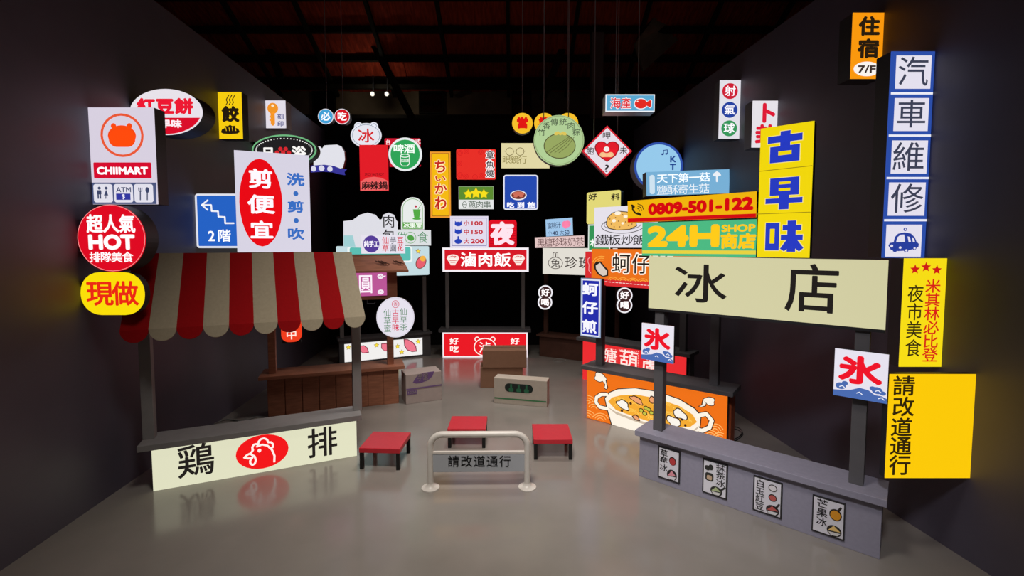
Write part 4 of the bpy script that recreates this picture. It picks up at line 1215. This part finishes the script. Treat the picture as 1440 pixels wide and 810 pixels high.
for (cx, c, colr, lb) in ((458, '必', (66, 160, 214), 'small round light blue hanging sign with white character near the roof'), (481, '吃', (214, 22, 36), 'small round red hanging sign with white character near the roof')):
    b = sign('round_sign', lb, (cx - 10.9, 152.9, cx + 10.9, 174.7), (226, 226, 234), z=10.6, T=.14, shape='ellipse', rods=(cx,))
    b.draw('face', colr, [('e', cx, 163.8, 10, 10)])
    b.draw('lettering', (244, 244, 248), [('t', c, cx - 6, 158, cx + 6, 169.8, .03)])

# ================================================================== signs on the dark back wall
BK = dict(z=11.32, T=.18)
b = sign('cutout_sign', 'white head-shaped lightbox with round ears and a red ice character', (493, 172, 536.6, 207.6), (224, 226, 236), z=11.34, T=.16,
         pts=[ellipse(514.8, 190.4, 21.8, 17.4, 40), ellipse(504, 177.6, 6, 6, 20), ellipse(525.6, 177.6, 6, 6, 20)])
b.draw('border', (120, 140, 160), [('o', 514.8, 190.4, 19.2, 15, .7), ('o', 503.8, 177.4, 3.6, 3.6, .6), ('o', 525.8, 177.4, 3.6, 3.6, .6)])
b.draw('face', (230, 230, 240), [('e', 514.8, 190.4, 18.9, 14.7)])
b.draw('lettering', (206, 34, 40), [('t', '冰', 504.6, 181.8, 525, 200.6, .02)])
b = sign('lightbox_sign', 'upright red spicy hot pot lightbox below the head-shaped ice sign', (504.9, 204.1, 545.5, 203.3, 546.6, 267.8, 507, 268.6), (226, 30, 40), z=11.2, T=.12)
b.draw('band', (240, 100, 100), [('p', [(507, 268.2), (546.3, 267.4), (546, 254.6), (536, 250), (526, 248.6), (516, 250), (506.8, 255.2)])], 'paler red lower part')
b.draw('lettering', (50, 24, 24), [('t', '麻辣鍋', 508.6, 255.6, 545, 266.6, .03)])
b.draw('lettering', (120, 20, 24), [('t', 'SPICY HOT POT', 513, 243.4, 540, 247.2, .02)], 'small dark red letters')
b = sign('lightbox_sign', 'red and white lightbox mostly hidden behind the green beer disc', (541, 194.5, 591.6, 194.5, 591.6, 234.6, 541, 234.6), (204, 24, 48), z=11.38, T=.12, rad=2)
b.draw('lettering', (238, 226, 228), [('t', '台', 542.6, 196.4, 549, 203.6, .02), ('t', '式', 584, 195.6, 591, 202.6, .02)])
b.draw('face', (224, 214, 214), [('r', 582, 206, 591.2, 226)])
b = sign('round_sign', 'round green beer lightbox with white rim and white drink can', (546.2, 193.4, 593.4, 240.6), (234, 238, 240), z=11.2, T=.17, shape='ellipse')
b.draw('face', (48, 164, 88), [('e', 569.8, 217, 20.6, 20.6)], 'green disc')
b.draw('lettering', (236, 246, 238), [('t', '啤酒', 553, 203.2, 583.4, 215.6, .02)])
b.draw('picture', (236, 246, 238), [('o', 569.5, 219, 6, 2.2, 1), ('s', [(563.4, 219.5), (563.4, 230.6), (566.4, 233.4), (572.6, 233.4), (575.6, 230.6), (575.6, 219.5)], 1), ('r', 564.4, 223.6, 574.6, 227.8)], 'white can')
b.draw('lettering', (48, 164, 88), [('t', 'BEER', 565, 224.2, 574, 227.2, .03)])
b = sign('lightbox_sign', 'narrow yellow-orange upright lightbox with four red brush characters', (604.8, 213.4, 633.4, 213.2, 634, 306, 605.2, 306.4), (240, 156, 50), z=11.2, T=.28)
b.draw('border', (130, 80, 20), [('in', 2.2)])
b.draw('face', (246, 186, 20), [('in', 2.9)], 'yellow field')
bx = (('ち', 611, 225, 627.4, 243.6), ('い', 611.4, 246.6, 626.6, 255.4), ('か', 611.4, 258, 627.6, 273.6), ('わ', 612, 276, 627.6, 295.6))
b.draw('lettering', (250, 226, 170), [('t', c, x0 - 1, y0 - 1, x1 + 1, y1 + 1, .10) for c, x0, y0, x1, y1 in bx])
b.draw('lettering', (190, 40, 30), [('t', c, x0, y0, x1, y1, .03) for c, x0, y0, x1, y1 in bx], 'red characters')
b = sign('lightbox_sign', 'red rounded lightbox with white outlined letters down its right side', (641.7, 209.7, 697.4, 252.5), (232, 48, 40), rad=2.5, **BK)
b.draw('wave_pattern', (206, 30, 32), [('o', x, y, r, r, .7) for x, y in ((647, 215), (656, 213), (647, 246), (677, 247), (676, 214), (655, 248), (668, 249), (646, 230)) for r in (1.6, 3.4)])
tt = (('章', 683.6, 212.4, 694.6, 224.4), ('魚', 683.6, 225.6, 694.6, 237), ('燒', 683.6, 238.4, 694.6, 250))
b.draw('lettering', (240, 236, 236), [('t', c, x0 - .8, y0 - .8, x1 + .8, y1 + .8, .10) for c, x0, y0, x1, y1 in tt])
b.draw('lettering', (50, 34, 40), [('t', c, x0 + .6, y0 + .6, x1 - .6, y1 - .6, .015) for c, x0, y0, x1, y1 in tt], 'black letters')
b = sign('lightbox_sign', 'cream optician lightbox with drawn spectacles beside the round leaf sign', (705, 201.3, 772.8, 236.5), (226, 216, 166), **BK)
b.draw('emblem', (110, 96, 50), [('o', 716.8, 213.2, 5.4, 5.3, .8), ('o', 731.4, 213.2, 5.4, 5.3, .8), ('s', [(722.2, 212.6), (726, 212.6)], .8), ('s', [(711.4, 213), (709, 212.4)], .8), ('s', [(736.8, 213), (739, 212.4)], .8)], 'spectacles')
b.draw('lettering', (140, 128, 70), [('t', '眼鏡行', 706.6, 219.6, 741, 230, 0)])
b = sign('lightbox_sign', 'small green and white lightbox with three yellow stars', (645, 262.2, 694, 294), (228, 230, 230), **BK)
b.draw('band', (92, 140, 50), [('r', 645.2, 262.4, 693.8, 280.8)], 'green upper half')
b.draw('emblem', (150, 150, 20), [('star', 658.4, 273, 7.6, .55), ('star', 680.4, 272.8, 7.6, .55), ('star', 669.4, 271.8, 8.6, .55)])
b.draw('emblem', (248, 224, 30), [('star', 658.4, 273, 6.7, .55), ('star', 680.4, 272.8, 6.7, .55), ('star', 669.4, 271.8, 7.7, .55)], 'yellow stars')
b.draw('lettering', (84, 100, 84), [('t', '蔥肉串', 658.6, 283, 690.4, 292.8, .004), ('o', 653.4, 287.8, 2.8, 4.2, .8), ('s', [(650.8, 287.8), (656, 287.8)], .8)])
b = sign('lightbox_sign', 'blue rounded-square lightbox with white border and a red food bowl', (707.8, 245.8, 756.8, 295.2), (226, 228, 240), rad=4, **BK)
b.draw('face', (38, 74, 176), [('in', 1.9)], 'blue field')
b.draw('picture', (240, 236, 238), [('e', 729, 274.6, 11.6, 7)])
b.draw('picture', (120, 50, 40), [('e', 729, 274.4, 10, 5.6)])
b.draw('picture', (206, 110, 90), [('e', 729, 272.6, 8.4, 3), ('e', 725, 276, 3, 1.6), ('e', 733, 276, 3, 1.4)], 'bowl')
b.draw('lettering', (238, 238, 246), [('t', '吃', 713, 284.4, 722.6, 292.6, .04), ('t', '到', 727.6, 284.4, 737.2, 292.6, .04), ('t', '飽', 742, 284.4, 752.6, 292.6, .04)])

# ================================================================== things on the floor
red_t = mat('red_lacquer_board', (206, 40, 54), 0.35, 0, 0.04, 20)
blk = mat('black_metal_legs', (14, 14, 15), 0.4)


def stool(pxs, label):
    (flx, fly), (frx, fry), (brx, bry), (blx, bly) = pxs
    h = .245
    fl, fr, br_, bl = (ground(*p, h) for p in pxs)
    c = (fl + fr + br_ + bl) / 4
    U = ((fr - fl) + (br_ - bl)).normalized()
    w = ((fr - fl).length + (br_ - bl).length) / 2
    d = ((bl - fl).length + (br_ - fr).length) / 2
    d = max(.42, min(.52, d))
    B = Vector((-U.y, U.x, 0))
    M = Matrix((U, B, Vector((0, 0, 1)))).transposed().to_4x4()
    M.translation = Vector((c.x, c.y, 0))
    r = empty('stool', label, 'stool', M, 'red low stools')
    MB().box(-w / 2, -d / 2, h - .055, w / 2, d / 2, h, .006).build('seat', red_t, r)
    for sx in (-1, 1):
        for sy in (-1, 1):
            x, y = sx * (w / 2 - .025), sy * (d / 2 - .025)
            MB().box(x - .02, y - .02, 0, x + .02, y + .02, h - .05, .002).build('leg', blk, r)
    return r


stool(((506.7, 630), (564, 631.7), (576, 607.5), (523, 606.7)), 'low red stool with black legs left of the white barrier')
stool(((631, 603), (684.5, 603), (684, 585), (633.5, 585)), 'low red stool with black legs directly behind the white barrier')
stool(((752, 618), (807.5, 618), (797, 596), (746.7, 596)), 'low red stool with black legs right of the white barrier')

# barrier
p0, p1 = ground(605.5, 686), ground(741.5, 685)
U = (p1 - p0)
W = U.length
U.normalize()
M = Matrix((U, Vector((-U.y, U.x, 0)), Vector((0, 0, 1)))).transposed().to_4x4()
M.translation = (p0 + p1) / 2
wp = mat('ivory_painted_steel', (214, 208, 200), 0.35, 0, 0.03, 9)
r = empty('barrier', 'white tubular steel barrier with a grey letter panel in the middle foreground', 'barrier', M)
hb, rt, rc = .595, .033, .13
pts = [(-W / 2, 0, .01), (-W / 2, 0, hb - rc - rt)]
pts += [(-W / 2 + rc - rc * cos(a), 0, hb - rt - rc + rc * sin(a)) for a in [pi / 2 * t / 8 for t in range(1, 9)]]
pts += [(W / 2 - rc + rc * sin(a), 0, hb - rt - rc + rc * cos(a)) for a in [pi / 2 * t / 8 for t in range(0, 9)]]
pts += [(W / 2, 0, .01)]
MB().tube(pts, rt, 16).build('frame_tube', wp, r, smooth=True)
for sx in (-1, 1):
    MB().lathe([(.092, 0), (.092, .008), (.06, .016), (.04, .03), (.034, .05)], sx * W / 2, 0, 28).build('base_plate', wp, r, smooth=True)
gp = mat('grey_barrier_panel', (172, 176, 182), 0.5)
MB().box(-W / 2 + .02, -.012, .17, W / 2 - .02, .012, .365, .003).build('panel', gp, r)
MB().box(-W / 2 + .02, -.016, .362, W / 2 - .02, .016, .385, .003).build('rail', wp, r)
b = Board(r, M.translation.copy() - Vector((-U.y, U.x, 0)) * .0126, U, Vector((0, 0, 1)), False)
b.ref = (673, 648)
b.k = 8
b.draw('lettering', (34, 34, 36), [('t', c, 630.6 + i * 18.1, 641.4, 645 + i * 18.1, 656.6, .01) for i, c in enumerate('請改道通行')])


# cartons
def carton(name, label, fl, fr, h, depth, m):
    fl, fr = ground(*fl), ground(*fr)
    U = fr - fl
    w = U.length
    U.normalize()
    B = Vector((-U.y, U.x, 0))
    M = Matrix((U, B, Vector((0, 0, 1)))).transposed().to_4x4()
    M.translation = fl
    r = empty(name, label, 'box', M)
    MB().box(0, 0, 0, w, depth, h, .006).build('box_body', m, r)
    b = Board(r, fl - B * .0006, U, Vector((0, 0, 1)), False)
    b.ref = (650, 540)
    return r, b, w


kraft = mat('kraft_cardboard', (138, 100, 76), 0.8, 0, 0.05, 12)
kraft2 = mat('pale_pink_cardboard', (176, 160, 154), 0.8, 0, 0.04, 12)
kraft3 = mat('pale_beige_cardboard', (190, 178, 164), 0.8, 0, 0.04, 12)
r, b, w = carton('carton', 'pale carton with purple yam print standing before the brown wooden stall', (571, 569), (621, 562), .47, .36, kraft2)
b.draw('print', (112, 80, 134), [('p', [(580.4, 538), (586, 529.4), (596, 524), (606, 522.6), (611, 522), (608, 529), (602, 534.6), (592, 538.6), (585, 539.4)])], 'purple yam shape')
b.draw('lettering', (190, 172, 176), [('t', '芋泥', 587, 525.4, 602, 535.6, .03)])
b.draw('print', (122, 92, 140), [('p', [(571.2, 547), (620.8, 540.2), (620.8, 542), (571.2, 549)]), ('p', [(572.6, 549.6), (586.6, 547.8), (586.6, 553.6), (572.6, 555.4)])], 'purple band')
b.draw('lettering', (200, 186, 190), [('t', '1304', 574, 550, 585.4, 553.4, .02)])
r, b, w = carton('carton', 'brown cardboard carton, the lower one of the stack in the middle', (675.6, 545.6), (735, 545.2), .36, .42, kraft)
zz = ground(675.6, 545.6)
M2 = r.matrix_basis.copy()
M2.translation = Vector((zz.x + .04, zz.y - .02, .361))
r2 = empty('carton', 'brown cardboard carton, the upper one of the stack in the middle', 'box', M2)
MB().box(0, 0, 0, .77, .42, .31, .006).build('box_body', kraft, r2)
MB().box(.0, .20, .3095, .77, .26, .3115).build('tape', mat('brown_tape', (120, 88, 66), .5), r2)
r, b, w = carton('carton', 'white and green bottle carton with an oval window in front of the brown cartons', (694.6, 566.7), (769.2, 573), .41, .22, kraft3)
F = Flat()
ww = w
F.rrect(w * .21, .20, w * .74, .335, .066)
F.build('cut_window', paint((20, 34, 30)), r, -.002)
F = Flat()
for x in (.33, .475, .62):
    F.rrect(w * x - .038, .205, w * x + .038, .262, .02)
    F.rrect(w * x - .015, .25, w * x + .015, .325, .005)
F.build('bottle_print', paint((40, 110, 76)), r, -.0035)
F = Flat()
F.rrect(.01, .075, w - .01, .098, 0)
F.build('stripe', paint((70, 130, 84)), r, -.002)

# cables on the floor
cab = mat('black_rubber_cable', (18, 18, 20), 0.5)
def cable(name, label, pxs, r=.006, m=cab, h=0.0):
    pts = [ground(*p, r + h) for p in pxs]
    sm = []
    for i in range(len(pts) - 1):
        a, b_, c, d = pts[max(i - 1, 0)], pts[i], pts[i + 1], pts[min(i + 2, len(pts) - 1)]
        for t in range(5):
            t /= 5
            sm.append(.5 * ((2 * b_) + (c - a) * t + (2 * a - 5 * b_ + 4 * c - d) * t * t + (3 * b_ - a - 3 * c + d) * t ** 3))
    sm.append(pts[-1])
    o = MB().tube(sm, r, 6).build(name, m, smooth=True)
    tag(o, label, 'cable')
cable('power_cable', 'loose black power cable coiled on the floor right of the orange panel', ((1022, 617), (1030, 601), (1041, 603), (1044, 612), (1032, 620), (1024, 612), (1032, 603), (1043, 609), (1036, 616), (1026, 621), (1040, 625)))
cable('power_cable', 'thin pale cable loop on the floor before the dark milk tea stall', ((777, 507), (785, 504.5), (796, 506), (790, 509), (779, 508)), .006, mat('pale_cable', (150, 146, 140), .5))
cable('power_cable', 'thin grey cable on the floor behind the chicken counter', ((298, 597), (318, 590), (340, 592), (362, 586), (376, 588)), .008, mat('grey_cable', (120, 120, 118), .5))
